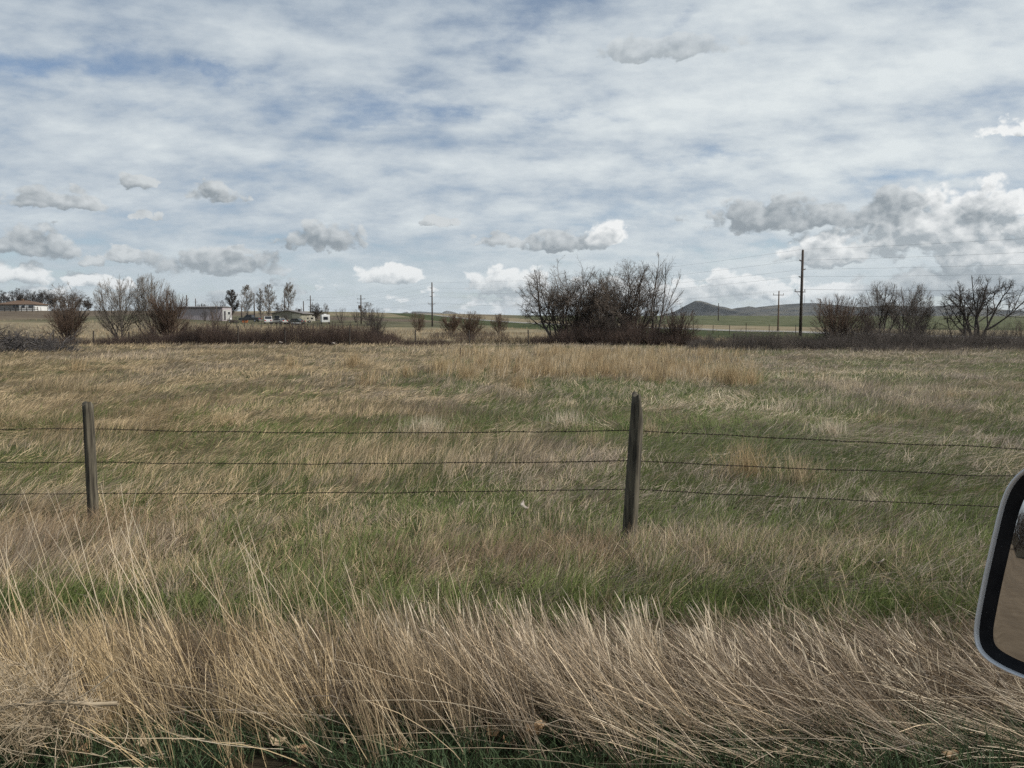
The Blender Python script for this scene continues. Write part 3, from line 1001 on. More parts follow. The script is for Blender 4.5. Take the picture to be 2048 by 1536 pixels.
# ------------------------------------------------------------------ thickets
def thicket(name, label, segs, n, hgt, seed, mat, twigs=6, wander=.1, lean=.35, r=.006, sprd=24):
    """A dense low mass of bare stems. segs: (px0, px1, Y0, Y1)."""
    rng = np.random.default_rng(seed)
    parts = []
    for (p0, p1, Y0, Y1, hs, share) in segs:
        k = int(n * share)
        px = rng.uniform(p0, p1, k)
        Y = rng.uniform(Y0, Y1, k)
        X = (px - 1024) / FPX * Y
        edge = np.clip(np.minimum(px - p0, p1 - px) / (.12 * (p1 - p0) + 1), .35, 1)
        hh = hgt * hs * (.35 + .95 * fbm(X * .55, Y * .4, seed, 3)) * rng.uniform(.7, 1.2, k) * edge ** .4
        keep = fbm(X * .8, Y * .8, seed + 9, 2) > .28
        X, Y, hh = X[keep], Y[keep], hh[keep]
        p = np.stack([X, Y, ground(X, Y) - .03], -1)
        d = np.stack([rng.normal(0, lean, len(X)), rng.normal(0, lean, len(X)), np.ones(len(X))], -1)
        a, b = grow(rng, p, d, hh, np.full(len(X), r) * rng.uniform(.7, 1.5, len(X)), 5, wander, .02, .4)
        parts.append(tubes(a, b, 3))
        p, d, l, rr = fork(rng, a, b, hh, twigs, .15, 1, sprd + 8, 14, .5, .6, rmin=.0035)
        a, b = grow(rng, p, d, l, rr, 3, wander * 1.4, .03, .5)
        parts.append(tubes(a, b, 3))
    V_, F_ = join(parts)
    return tag(mesh_np(name, V_, F_, M[mat], smooth=True), label, kind='stuff')


thicket('brush_thicket', 'dark red brown thicket of bare stems along the left ditch',
        [(200, 480, 56, 60, .85, .28), (330, 785, 56, 60, 1.22, .72), (745, 800, 60, 64, .8, .06), (85, 215, 58, 62, .5, .07)], 5200, 1.25, 101, 'brush', r=.0075)
thicket('brush_thicket', 'near black undergrowth at the foot of the big grove',
        [(1088, 1400, 57, 60, 1.25, .8), (1060, 1120, 57, 60, .7, .1), (1120, 1330, 58, 61, 1.9, .3)], 3300, 1.15, 102, 'brush', r=.008)
thicket('brush_thicket', 'grey brown thicket running along the right ditch',
        [(1380, 1640, 50, 55, .95, .33), (1600, 2070, 50, 55, 1.0, .60), (2040, 2500, 48, 54, 1.0, .2), (1700, 2060, 47, 50, .45, .2), (1610, 2060, 53, 57, 1.5, .22)], 5200, 1.15, 103, 'brush_grey', r=.0075)
thicket('brush_thicket', 'low scattered grey brush in the dip between thicket and grove',
        [(790, 900, 53, 58, .6, .3), (900, 1090, 60, 68, .75, .35), (860, 1020, 78, 88, 1.1, .35)], 1900, .95, 104, 'brush', r=.006)


def brush_pile():
    rng = np.random.default_rng(7)
    b = on(40, 45)
    root = empty('brush_pile', tuple(b))
    tag(root, 'long low heap of dead grey branches at the left edge of the field', 'brush pile')
    parts = []
    n = 380
    X = rng.uniform(-5.5, 3.2, n)
    top = np.clip(1 - (np.abs(X + 1.2) / 4.6) ** 2, 0, 1)
    p = np.stack([X, rng.uniform(-1.0, 1.0, n), rng.uniform(0, .80, n) * top + .03], -1)
    az_ = rng.choice([0, np.pi], n) + rng.normal(0, .6, n)
    d = np.stack([np.cos(az_), np.sin(az_), rng.normal(.16, .2, n)], -1)
    ln = rng.uniform(.7, 2.3, n) * (.45 + .55 * top)
    r = rng.uniform(.010, .036, n)
    a, b_ = grow(rng, p, d, ln, r, 7, .16, -.015, .3)
    parts.append(tubes(a, b_, 5))
    for nn, lr in ((7, .45), (5, .5)):
        p, d, l, rr = fork(rng, a, b_, ln, nn, .2, 1, 38, 14, lr, .55, rmin=.005)
        a, b_ = grow(rng, p, d, l, rr, 4, .15, 0, .4)
        ln = l
        parts.append(tubes(a, b_, 3))
    V_, F_ = join(parts)
    gzv = ground(V_[:, 0] + root.location.x, V_[:, 1] + root.location.y) - root.location.z
    V_[:, 2] = np.maximum(V_[:, 2], .02) + gzv
    mesh_np('branches', V_, F_, M['dead'], root, smooth=True)


brush_pile()


# ------------------------------------------------------------------ grass
class Blades:
    """Collects ribbon blades as numpy arrays that become ONE mesh."""
    def __init__(self):
        self.V, self.C, self.n = [], [], 0
        self.F = []

    def add(self, rng, base, ln, wid, az, tilt, curl, col, tipcol=None, nseg=3, shape='blade', wob=0.0):
        """base (N,3); length, width, heading of the lean, tilt from upright, extra tilt gained towards the tip (radians)."""
        N = len(base)
        K = nseg + 1
        pts = np.empty((N, K, 3))
        pts[:, 0] = base
        ca, sa = np.cos(az), np.sin(az)
        th = tilt.copy()
        st = ln / nseg
        for k in range(nseg):
            h = az if not wob else az + rng.normal(0, wob, N)
            ca, sa = np.cos(h), np.sin(h)
            pts[:, k + 1] = pts[:, k] + np.stack([np.sin(th) * ca, np.sin(th) * sa, np.cos(th)], -1) * st[:, None]
            th = th + curl / nseg
        fa = rng.uniform(0, np.pi, N)
        side = np.stack([np.cos(fa), np.sin(fa), rng.normal(0, .35, N)], -1)
        t = pts[:, -1] - pts[:, 0]
        t /= np.linalg.norm(t, axis=1, keepdims=True) + 1e-9
        side -= (side * t).sum(1, keepdims=True) * t
        side /= np.linalg.norm(side, axis=1, keepdims=True) + 1e-9
        u = np.linspace(0, 1, K)
        if shape == 'blade':
            prof = np.interp(u, [0, .35, .75, 1], [.75, 1, .7, .08])
        elif shape == 'stem':
            prof = np.interp(u, [0, .8, 1], [1, .7, .35])
        else:                                   # stem with a seed head
            prof = np.interp(u, [0, .70, .74, .88, 1], [.55, .45, 1.5, 1.7, .3])
        w = wid[:, None] * prof[None, :] * .5
        A = pts - side[:, None] * w[..., None]
        Bq = pts + side[:, None] * w[..., None]
        V_ = np.stack([A, Bq], 2).reshape(-1, 3)
        i = (np.arange(N * K * 2).reshape(N, K, 2)) + self.n
        self.F.append(np.stack([i[:, :-1, 0], i[:, :-1, 1], i[:, 1:, 1], i[:, 1:, 0]], -1).reshape(-1, 4).astype(np.int32))
        if tipcol is None:
            tipcol = col
        f = np.clip((u - .45) / .5, 0, 1)[None, :, None]
        c = col[:, None] * (1 - f) + tipcol[:, None] * f
        c = np.repeat(c[:, :, None], 2, 2).reshape(-1, 3)
        self.V.append(V_.astype(np.float32))
        self.C.append(c.astype(np.float32))
        self.n += len(V_)
        return self

    def build(self, name, label):
        o = mesh_np(name, np.concatenate(self.V), np.concatenate(self.F), M['blade'], cols=np.concatenate(self.C))
        return tag(o, label, kind='stuff')


GOLD = np.array([.40, .30, .170])
TAN = np.array([.410, .322, .205])
PALE = np.array([.57, .485, .365])
GREYT = np.array([.315, .262, .205])
BROWN = np.array([.215, .155, .098])
RUST = np.array([.255, .180, .108])
GREEN = np.array([.140, .172, .054])
GREEN2 = np.array([.080, .105, .040])
LIME = np.array([.215, .250, .080])


def blend(w, *cols):
    """Mix colours by a running position w in 0..1 along the list."""
    C = np.array(cols)
    p = np.clip(w, 0, 1) * (len(C) - 1)
    i = np.minimum(p.astype(int), len(C) - 2)
    f = (p - i)[:, None]
    return C[i] * (1 - f) + C[i + 1] * f


def view_points(rng, n, Y0, Y1, p0=-330, p1=2380):
    """Spots spread so that near ground gets as many blades per picture area as far ground."""
    u = rng.uniform(0, 1, n)
    Y = 1 / (1 / Y0 + u * (1 / Y1 - 1 / Y0))
    X = (rng.uniform(p0, p1, n) - 1024) / FPX * Y
    return X, Y


def clump(rng, X, Y, size, k):
    """Pull spots together into tussocks of about the given size."""
    gx, gy = np.floor(X / size), np.floor(Y / size)
    cx = (gx + _hash(gx, gy, 61)) * size
    cy = (gy + _hash(gx, gy, 62)) * size
    return X + (cx - X) * k, Y + (cy - Y) * k, _hash(gx, gy, 63), _hash(gx, gy, 64)


def field_grass():
    rng = np.random.default_rng(11)
    bl = Blades()
    # -- matted dry grass, combed by the wind
    for (n, Y0, Y1, csz) in ((235000, 5.3, 13, .30), (200000, 13, 27, .5), (150000, 27, 58, .9)):
        X, Y = view_points(rng, n, Y0, Y1)
        X, Y, h1, h2 = clump(rng, X, Y, csz, .35 * rng.uniform(0, 1, n))
        g = green_mask(X, Y)
        keep = rng.uniform(0, 1, n) > g * .66
        X, Y, h1, h2, g = X[keep], Y[keep], h1[keep], h2[keep], g[keep]
        n = len(X)
        px = 1024 + FPX * X / Y
        flow = fbm(X * .22, Y * .22, 5, 3)
        flow2 = fbm(X * .8, Y * .8, 6, 2)
        az = R(22) + (flow - .5) * R(190) + (flow2 - .5) * R(170) + (h1 - .5) * R(90) + rng.normal(0, R(28), n)
        # swathes laid flat by snow, bright against the standing thatch
        laid = sstep(fbm(X * .34 + 9, Y * .5, 77, 3), .53, .64)
        stand = fbm(X * .45, Y * .45, 15, 3)
        tilt = R(63) + laid * R(17) - sstep(stand, .5, .66) * R(30) * (1 - laid) + rng.normal(0, R(13), n) - (h2 - .5) * R(26)
        tilt = np.clip(tilt, R(5), R(89))
        curl = rng.normal(R(9), R(17), n)
        ln = (.09 + .19 * fbm(X * .5, Y * .5, 17, 3)) * rng.uniform(.5, 1.5, n) * (1 + .35 * sstep(Y, 11, 40)) * (1 + .35 * laid)
        wid = (.0017 + .00025 * Y) * rng.uniform(.5, 1.5, n)
        tone = fbm(X * .25 + 40, Y * .25, 19, 4) + (h1 - .5) * .30 + rng.normal(0, .16, n) + laid * .10
        side = sstep(px, 500, 1500)
        cL = blend(tone, BROWN, GREYT, TAN, GOLD, TAN)
        cR = blend(tone, BROWN, GREYT, GREYT, TAN, PALE)
        col = cL * (1 - side[:, None]) + cR * side[:, None]
        q = rng.uniform(0, 1, n)[:, None]
        col = col * np.where(q < .15, 1.5, np.where(q > .70, .64, 1.0)) * (1 + .08 * laid[:, None])
        z_ = ground(X, Y)
        mat_h = .03 * rng.uniform(0, 1, n) * (1 + fbm(X * 1.3, Y * 1.3, 23, 2) * 3)
        bl.add(rng, np.stack([X, Y, z_ + mat_h - .02], -1), ln, wid, az, tilt, curl, col, col * 1.1)
    # -- thin tall grass of the pasture beyond the thickets
    X, Y = view_points(rng, 60000, 61, 170)
    sr = (X - ROAD_X(Y)) * .977
    keep = ((sr < -37) | (rng.uniform(0, 1, len(X)) < .06)) & (fbm(X * .12, Y * .06, 33, 3) > .38) & ((sr < -5) | (sr > 5))
    X, Y = X[keep], Y[keep]
    n = len(X)
    col = blend(fbm(X * .05, Y * .03, 35, 3) + rng.normal(0, .18, n), BROWN, GREYT, TAN, GOLD, TAN) * np.where(rng.uniform(0, 1, n)[:, None] < .35, .6, 1.0)
    bl.add(rng, np.stack([X, Y, ground(X, Y) - .02], -1), .42 * rng.uniform(.4, 1.3, n), .00042 * Y * rng.uniform(.6, 1.4, n), rng.uniform(0, 6.28, n), np.abs(rng.normal(R(22), R(15), n)),
           rng.normal(R(10), R(12), n), col)
    # -- golden tussocks standing upright in a band across the field
    n = 60000
    X, Y = view_points(rng, n, 21, 47, 640, 1640)
    px = 1024 + FPX * X / Y
    m = fbm(X * .22, Y * .22, 31, 3)
    band = np.exp(-((px - 1130) / 370) ** 2) * sstep(Y, 21, 26) * sstep(Y, 47, 40)
    keep = (m - .50 + (band - .5) * .62) > rng.normal(0, .05, n)
    X, Y, m = X[keep], Y[keep], m[keep]
    X, Y, h1, h2 = clump(rng, X, Y, .9, .85 * rng.uniform(0, 1, len(X)) ** .7)
    n = len(X)
    az = R(20) + rng.normal(0, R(70), n)
    tilt = np.abs(rng.normal(R(13), R(9), n))
    ln = (.34 + .34 * h2) * rng.uniform(.6, 1.2, n)
    wid = (.0024 + .00026 * Y) * rng.uniform(.6, 1.3, n)
    col = blend(.5 + (h1 - .5) * .7 + rng.normal(0, .18, n), BROWN, GOLD, GOLD, TAN, PALE) * np.where(rng.uniform(0, 1, n)[:, None] < .3, .65, 1.28)
    bl.add(rng, np.stack([X, Y, ground(X, Y) - .02], -1), ln, wid, az, tilt, rng.normal(R(12), R(10), n), col)
    # -- single tussocks
    T = [(1492, 905 + 60, .55, 260, GOLD), (1600, 980, .48, 230, TAN), (1460, 778, .8, 300, GOLD), (1500, 776, .6, 200, GOLD), (705, 738, .75, 320, GOLD), (1035, 782, .5, 260, GOLD),
         (850, 872, .42, 420, PALE), (1180, 900, .35, 120, TAN), (580, 745, .7, 160, GOLD), (880, 752, .7, 260, GOLD), (930, 765, .6, 260, GOLD), (810, 760, .55, 200, GOLD),
         (150, 745, .6, 160, GOLD), (1300, 875, .35, 140, TAN), (1130, 860, .4, 260, PALE), (1660, 878, .35, 240, PALE), (1560, 830, .5, 60, PALE), (1660, 820, .45, 70, PALE),
         (440, 850, .35, 140, GOLD), (1760, 850, .3, 180, TAN), (1900, 800, .35, 180, TAN)]
    for (tx, ty, th, k, cc) in T:
        d = ray(tx, ty)
        Yt = d[1] * (-CAM_Z / d[2])
        Xt = d[0] * (-CAM_Z / d[2])
        rr = np.abs(rng.normal(0, .16 + Yt * .006, k))
        an = rng.uniform(0, 2 * np.pi, k)
        X, Y = Xt + rr * np.cos(an), Yt + rr * np.sin(an) * .7
        col = cc * rng.uniform(.75, 1.12, (k, 1))
        bl.add(rng, np.stack([X, Y, ground(X, Y) - .02], -1), th * rng.uniform(.55, 1.1, k), (.0024 + .0002 * Y) * rng.uniform(.7, 1.3, k),
               an * .25 + R(25) + rng.normal(0, R(50), k), np.abs(rng.normal(R(16), R(11), k)), rng.normal(R(16), R(12), k), col, col * 1.08)
    # -- rusty tussocks round the foot of the posts and along the fence
    for (cx, cy, sx, sy, k, hh, cc) in ((.55, 6.15, .38, .22, 1300, .30, RUST), (1.5, 6.2, .5, .25, 900, .30, TAN), (-4.1, 7.0, .6, .3, 1300, .4, RUST), (-3.2, 6.4, .5, .3, 900, .36, BROWN),
                                        (-4.6, 6.3, .4, .3, 900, .4, RUST), (1.0, 6.45, .22, .10, 300, .22, GREYT), (2.3, 6.0, .7, .3, 1300, .32, TAN), (-.4, 6.0, .6, .25, 1000, .3, BROWN)):
        X, Y = rng.normal(cx, sx, k), rng.normal(cy, sy, k)
        col = cc * rng.uniform(.7, 1.25, (k, 1))
        bl.add(rng, np.stack([X, Y, ground(X, Y) - .02], -1), hh * rng.uniform(.5, 1.15, k), .0034 * rng.uniform(.7, 1.4, k), R(60) + rng.normal(0, R(65), k),
               np.abs(rng.normal(R(30), R(20), k)), rng.normal(R(40), R(22), k), col, col * 1.2)
    bl.build('dry_field_grass', 'matted tan dry grass covering the pasture')


def green_grass():
    rng = np.random.default_rng(12)
    bl = Blades()
    for (n, Y0, Y1) in ((120000, 5.0, 13), (90000, 13, 27), (45000, 27, 52)):
        X, Y = view_points(rng, n, Y0, Y1)
        X, Y, h1, h2 = clump(rng, X, Y, .3, .4 * rng.uniform(0, 1, n))
        keep = rng.uniform(0, 1, n) < green_mask(X, Y) * .95 + .035
        X, Y, h1, h2 = X[keep], Y[keep], h1[keep], h2[keep]
        n = len(X)
        az = R(15) + (fbm(X * .3, Y * .3, 5, 3) - .5) * R(200) + rng.normal(0, R(40), n)
        tilt = np.clip(rng.normal(R(38), R(20), n), R(3), R(85))
        ln = (.10 + .13 * h2) * rng.uniform(.6, 1.3, n)
        wid = (.0024 + .00028 * Y) * rng.uniform(.6, 1.4, n)
        col = blend(.45 + (fbm(X * .5, Y * .5, 27, 3) - .5) * 1.2 + rng.normal(0, .18, n), GREEN2, GREEN, GREEN, LIME)
        bl.add(rng, np.stack([X, Y, ground(X, Y) - .01 + .03 * rng.uniform(0, 1, n)], -1), ln, wid, az, tilt, rng.normal(R(30), R(20), n), col)
    # the dark green strip behind the tall grass and the verge at the road
    for (n, y0, y1, hh, cA, cB) in ((21000, 4.0, 5.9, .17, GREEN2 * .7, GREEN * .72), (23000, 2.25, 3.15, .12, np.array([.038, .062, .030]), np.array([.062, .092, .040]))):
        Y = rng.uniform(y0, y1, n)
        X = rng.uniform(-1.1, 1.1, n) * (Y + .4)
        m = fbm(X * 1.2, Y * 1.2, 71 + int(y0), 3)
        keep = m > .36
        X, Y = X[keep], Y[keep]
        n = len(X)
        col = blend(rng.uniform(0, 1, n), cA, cB, cB)
        bl.add(rng, np.stack([X, Y, ground(X, Y) - .01], -1), hh * rng.uniform(.45, 1.3, n), .0042 * rng.uniform(.7, 1.5, n), rng.uniform(0, 2 * np.pi, n),
               np.abs(rng.normal(R(22), R(15), n)), rng.normal(R(35), R(20), n), col, col * 1.15, nseg=4)
    bl.build('green_field_grass', 'new green grass showing in patches through the dry pasture')


def tall_grass():
    rng = np.random.default_rng(13)
    bl = Blades()
    # -- the belt of tall dry grass beside the road: upright on the left, laid over on the right
    n = 33000
    Y = 2.76 + 1.5 * rng.beta(1.2, 1.5, n)
    X = rng.uniform(-1.13, 1.13, n) * (Y + .3)
    gs = fbm(X * 2.2, Y * 2.2, 87, 2)
    X, Y, h1, h2 = clump(rng, X, Y, .22, .80 * rng.uniform(0, 1, n) ** .5)
    px = 1024 + FPX * X / Y
    lodg = sstep(px + (fbm(X * .8, Y * .8, 81, 2) - .5) * 900, 650, 1700)
    dens = fbm(X * 1.7, Y * 1.7, 83, 3)
    keep = (rng.uniform(0, 1, n) < dens * 1.65 - .12 - .3 * sstep(Y, 3.9, 4.3)) & (gs > .30) & (Y < 3.45 + 1.5 * fbm(X * .9, X * 0 + 3.3, 95, 3))
    X, Y, h1, h2, px, lodg = X[keep], Y[keep], h1[keep], h2[keep], px[keep], lodg[keep]
    n = len(X)
    az = R(174) + rng.normal(0, R(26), n) + (h1 - .5) * R(70)
    tilt = R(23) + lodg * R(42) + rng.normal(0, R(10), n) + (h2 - .5) * R(28)
    tilt = np.abs(tilt)
    hv = fbm(X * 1.5, Y * 1.5, 91, 3)
    ln = (.12 + .17 * h1 + .40 * hv + .08 * lodg) * rng.uniform(.45, 1.25, n)
    wid = .0024 * rng.uniform(.5, 1.6, n)
    warm = np.clip(.55 + (h2 - .5) * .8 + rng.normal(0, .2, n), 0, 1)
    cL = blend(warm, BROWN, GOLD, GOLD, TAN)
    cR = blend(warm, BROWN, GREYT, TAN * np.array([1.0, .97, .98]), PALE)
    s_ = sstep(px, 450, 1250)[:, None]
    col = (cL * (1 - s_) + cR * s_) * 1.05
    q = rng.uniform(0, 1, n)[:, None]
    col = col * np.where(q < .18, 1.6, np.where(q > .60, .50, 1.0))
    tip = col * 1.15
    z_ = ground(X, Y) - .02
    bl.add(rng, np.stack([X, Y, z_], -1), ln, wid, az, tilt, rng.normal(R(4), R(12), n), col, tip, nseg=4, shape='stem', wob=.05)
    # -- ragged laid grass between the belt and the fence
    m_ = 19000
    Y = rng.uniform(3.7, 6.2, m_)
    X = rng.uniform(-1.1, 1.1, m_) * (Y + .3)
    X, Y, h1, h2 = clump(rng, X, Y, .38, .75 * rng.uniform(0, 1, m_) ** .6)
    kk = fbm(X * 1.3, Y * 1.6, 97, 3) > .45
    X, Y, h1, h2 = X[kk], Y[kk], h1[kk], h2[kk]
    m_ = len(X)
    cc = blend(h1 * .7 + rng.normal(.15, .2, m_), BROWN, GREYT, TAN, GOLD) * np.where(rng.uniform(0, 1, m_)[:, None] < .4, .55, 1.0)
    bl.add(rng, np.stack([X, Y, ground(X, Y) - .01], -1), .27 * rng.uniform(.5, 1.4, m_), .0030 * rng.uniform(.6, 1.4, m_), (h2 - .5) * R(300) + rng.normal(0, R(35), m_),
           np.abs(rng.normal(R(42), R(20), m_)), rng.normal(R(38), R(24), m_), cc, nseg=4, wob=.08)
    # -- curled leaves low in the belt, colour darkened to deepen the shade between stems
    n = 21000
    Y = 3.0 + 1.6 * rng.beta(1.4, 1.4, n)
    X = rng.uniform(-1.1, 1.1, n) * (Y + .3)
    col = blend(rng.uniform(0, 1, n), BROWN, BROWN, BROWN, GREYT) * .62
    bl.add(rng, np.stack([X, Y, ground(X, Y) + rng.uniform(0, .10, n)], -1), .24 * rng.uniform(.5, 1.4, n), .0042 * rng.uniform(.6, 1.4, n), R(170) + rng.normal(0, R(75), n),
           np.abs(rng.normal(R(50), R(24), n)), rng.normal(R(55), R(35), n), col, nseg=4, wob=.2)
    # -- pale seed heads at the back edge of the belt, mostly right of the middle
    n = 1300
    Y = rng.uniform(3.2, 4.2, n)
    pxs = 2150 - 1500 * rng.beta(1.2, 1.6, n)
    pxs = pxs + 90 * np.sin(pxs * .031)
    X = (pxs - 1024) / FPX * Y
    X, Y, h1, h2 = clump(rng, X, Y, .30, .88 * rng.uniform(0, 1, n) ** .5)
    pxs = 1024 + FPX * X / Y
    lo = sstep(pxs, 1150, 1900)
    tip = PALE * rng.uniform(1.0, 1.5, (n, 1))
    bl.add(rng, np.stack([X, Y, ground(X, Y) - .02], -1), (.43 - .14 * lo) * rng.uniform(.55, 1.2, n), .0029 * rng.uniform(.7, 1.3, n), R(165) + rng.normal(0, R(38), n),
           np.abs(R(11) + lo * R(26) + rng.normal(0, R(8), n)), rng.normal(R(12), R(18), n), TAN * rng.uniform(.8, 1.1, (n, 1)), tip, nseg=8, shape='head', wob=.05)
    # -- long thin stems that stand high above the rest
    n = 150
    Y = rng.uniform(3.2, 4.3, n)
    pxs = np.concatenate([rng.uniform(-150, 560, 90), rng.uniform(450, 900, 45), rng.uniform(800, 1500, 15)])
    X = (pxs - 1024) / FPX * Y
    top = np.interp(pxs, [0, 150, 450, 750, 1000, 1600], [1.02, 1.08, .92, .84, .62, .55])
    az = np.where(rng.uniform(0, 1, n) < .86, R(172), R(10)) + rng.normal(0, R(22), n)
    col = blend(rng.uniform(0, 1, n), TAN, GOLD, PALE) * 1.2
    bl.add(rng, np.stack([X, Y, ground(X, Y) - .02], -1), top * rng.uniform(.62, 1.08, n), .0036 * rng.uniform(.7, 1.3, n), az, np.abs(rng.normal(R(17), R(9), n)),
           rng.normal(R(5), R(6), n), col, PALE * rng.uniform(.8, 1.2, (n, 1)), nseg=8, shape='stem', wob=.03)
    # -- fallen straws lying across everything at the front
    n = 420
    Y = rng.uniform(2.6, 3.7, n)
    X = rng.uniform(-.8, .85, n) * Y
    col = blend(rng.uniform(0, 1, n), GREYT, TAN, PALE)
    bl.add(rng, np.stack([X, Y, ground(X, Y) + rng.uniform(.02, .16, n)], -1), .55 * rng.uniform(.4, 1.3, n), .0026 * rng.uniform(.6, 1.3, n), R(168) + rng.normal(0, R(24), n),
           R(78) + rng.normal(0, R(7), n), rng.normal(R(8), R(12), n), col, nseg=5, shape='stem', wob=.05)
    bl.build('tall_dry_grass', 'tall dry straw coloured grass along the near verge')


field_grass()
green_grass()
tall_grass()


# ------------------------------------------------------------------ near fence of wooden posts and barbed wire
def wood_post(name, base, top, r0, r1, seed, parent, chamfer=0.0, crack=0.0):
    rng = np.random.default_rng(seed)
    nr, ns = 22, 20
    base, top = np.array(base), np.array(top)
    ax = unit(top - base)
    a = unit(np.cross(ax, [0, 1, 0]))
    b = np.cross(ax, a)
    V_, F_ = [], []
    ph = rng.uniform(0, 6.3, 5)
    for i in range(nr):
        t = i / (nr - 1)
        c = base + (top - base) * t
        r = r0 + (r1 - r0) * t
        for k in range(ns):
            th = 2 * math.pi * k / ns
            q = r * (1 + .06 * math.sin(2 * th + ph[0] + t) + .05 * math.sin(3 * th + ph[1] + 2 * t) + .035 * math.sin(7 * th + ph[2]) + rng.normal(0, .012))
            if crack and k == int(crack) and t > .12:
                q *= .62
            p = c + (a * math.cos(th) + b * math.sin(th)) * q
            if t > .93:
                p = p - ax * (.02 * (1 + math.sin(th * 2 + ph[3])))
            if chamfer:
                over = max(0.0, (t - .80) / .20)
                side = -math.cos(th)
                p = p - ax * max(0, side) * over * chamfer * .7 + a * max(0, side) * over * r * .55
            V_.append(p)
    for i in range(nr - 1):
        F_ += [(i * ns + k, i * ns + (k + 1) % ns, (i + 1) * ns + (k + 1) % ns, (i + 1) * ns + k) for k in range(ns)]
    cc = np.mean(V_[-ns:], axis=0) - ax * .012
    V_.append(cc)
    me = bpy.data.meshes.new(name)
    F_ += [((nr - 1) * ns + k, (nr - 1) * ns + (k + 1) % ns, len(V_) - 1) for k in range(ns)]
    me.from_pydata([tuple(p) for p in V_], [], F_)
    me.materials.append(M['post'])
    me.polygons.foreach_set('use_smooth', [True] * len(me.polygons))
    o = bpy.data.objects.new(name, me)
    o.parent = parent
    COL.objects.link(o)
    return o


YL, YR = 7.4, 6.6
fence = empty('barbed_wire_fence')
tag(fence, 'nearest fence, weathered wooden posts with three strands of barbed wire', 'fence')
lt, lb = at(175, 803, YL), at(189, 1062, YL)
rt, rb = at(1277, 784, YR), at(1258, 1090, YR)
o = wood_post('fence_post', lb, lt, .055, .050, 1, fence, crack=7)
tag(o, 'squat grey post with a long dark split down its side')
o = wood_post('fence_post', rb, rt, .061, .052, 2, fence, chamfer=.055, crack=4)
tag(o, 'taller leaning post with a worn slanting top')
D = rb - lb
for k, s in ((3, -1), (4, 1)):
    q = at(0, 858, 7.62) - at(186, 860, YL) if s < 0 else at(2048, 893, 6.1) - at(1264, 863, YR)
    q = unit(q * np.array([1, 1, 0])) * 5.25
    p = (lb + q) if s < 0 else (rb + q)
    wood_post('fence_post', (p[0], p[1], gz(p[0], p[1]) - .05), (p[0] + .02, p[1], gz(p[0], p[1]) + 1.2), .062, .055, k, fence, crack=8)


def barbed(zl, zr, seed):
    rng = np.random.default_rng(seed)
    pl, pr = at(186, zl, YL), at(1264, zr, YR)
    step = pr - pl
    off = np.array([0, .072, 0])
    ql, qr = at(0, zl - (2, 3, 0)[seed - 30], 7.62), at(2048, (893, 951, 1013)[seed - 30], 6.1)
    knots = [pl + unit(ql - pl) * 5.2, pl, pr, pr + unit(qr - pr) * 5.4]
    mb_parts = []
    for k in range(3):
        A, B_ = knots[k] + off, knots[k + 1] + off
        L = np.linalg.norm(B_ - A)
        n = int(L * 90)
        t = np.linspace(0, 1, n)
        c = A + (B_ - A) * t[:, None]
        c[:, 2] -= 4 * t * (1 - t) * rng.uniform(.012, .03)
        c[:, 2] += (fbm(t * 14, t * 0 + seed, 5 + k, 3) - .5) * .022 * np.sin(np.pi * t) ** .4
        for s in (0, np.pi):
            ph = 2 * np.pi * t * L / .07 + s
            q = c + np.stack([np.zeros(n), np.cos(ph), np.sin(ph)], -1) * .0026
            mb_parts.append(tubes(q[None], np.full((1, n), .0021), 4))
        nb = int(L / .125)
        tb = (np.arange(nb) + .5) / nb
        cb = A + (B_ - A) * tb[:, None]
        cb[:, 2] = np.interp(tb, t, c[:, 2])
        for _ in range(2):
            d = unit(rng.normal(0, 1, (nb, 3)) * np.array([.35, 1, 1]))
            q = np.stack([cb - d * .017, cb, cb + d * .017], 1)
            mb_parts.append(tubes(q, np.tile([[.0008, .0024, .0008]], (nb, 1)), 4))
    V_, F_ = join(mb_parts)
    mesh_np('barbed_wire', V_, F_, M['wire'], fence, smooth=True)


for s_, (zl, zr) in enumerate(((860, 863), (927, 924), (990, 982))):
    barbed(zl, zr, 30 + s_)


# ------------------------------------------------------------------ far fences
def post_row(name, label, posts, mat, wire_h=(), r=.05, wr=.004):
    """posts: (px, Y, height, lean)."""
    root = empty(name, tuple(on(posts[0][0], posts[0][1])))
    tag(root, label, 'fence')
    o0 = np.array(root.location)
    tops = []
    for (px, Y, h, lean) in posts:
        b = on(px, Y) - o0
        n = 6
        MB().tube([b - np.array([0, 0, .15]), b + np.array([lean * h * .5, 0, h * .5]), b + np.array([lean * h, 0, h])], [r, r * .95, r * .9], n).build('fence_post', M[mat], root)
        tops.append((b, h))
    for w in wire_h:
        m = MB()
        m.tube([b + np.array([0, 0, h * w]) for b, h in tops], wr, 4)
        m.build('fence_wire', M['wire'], root)
    return root


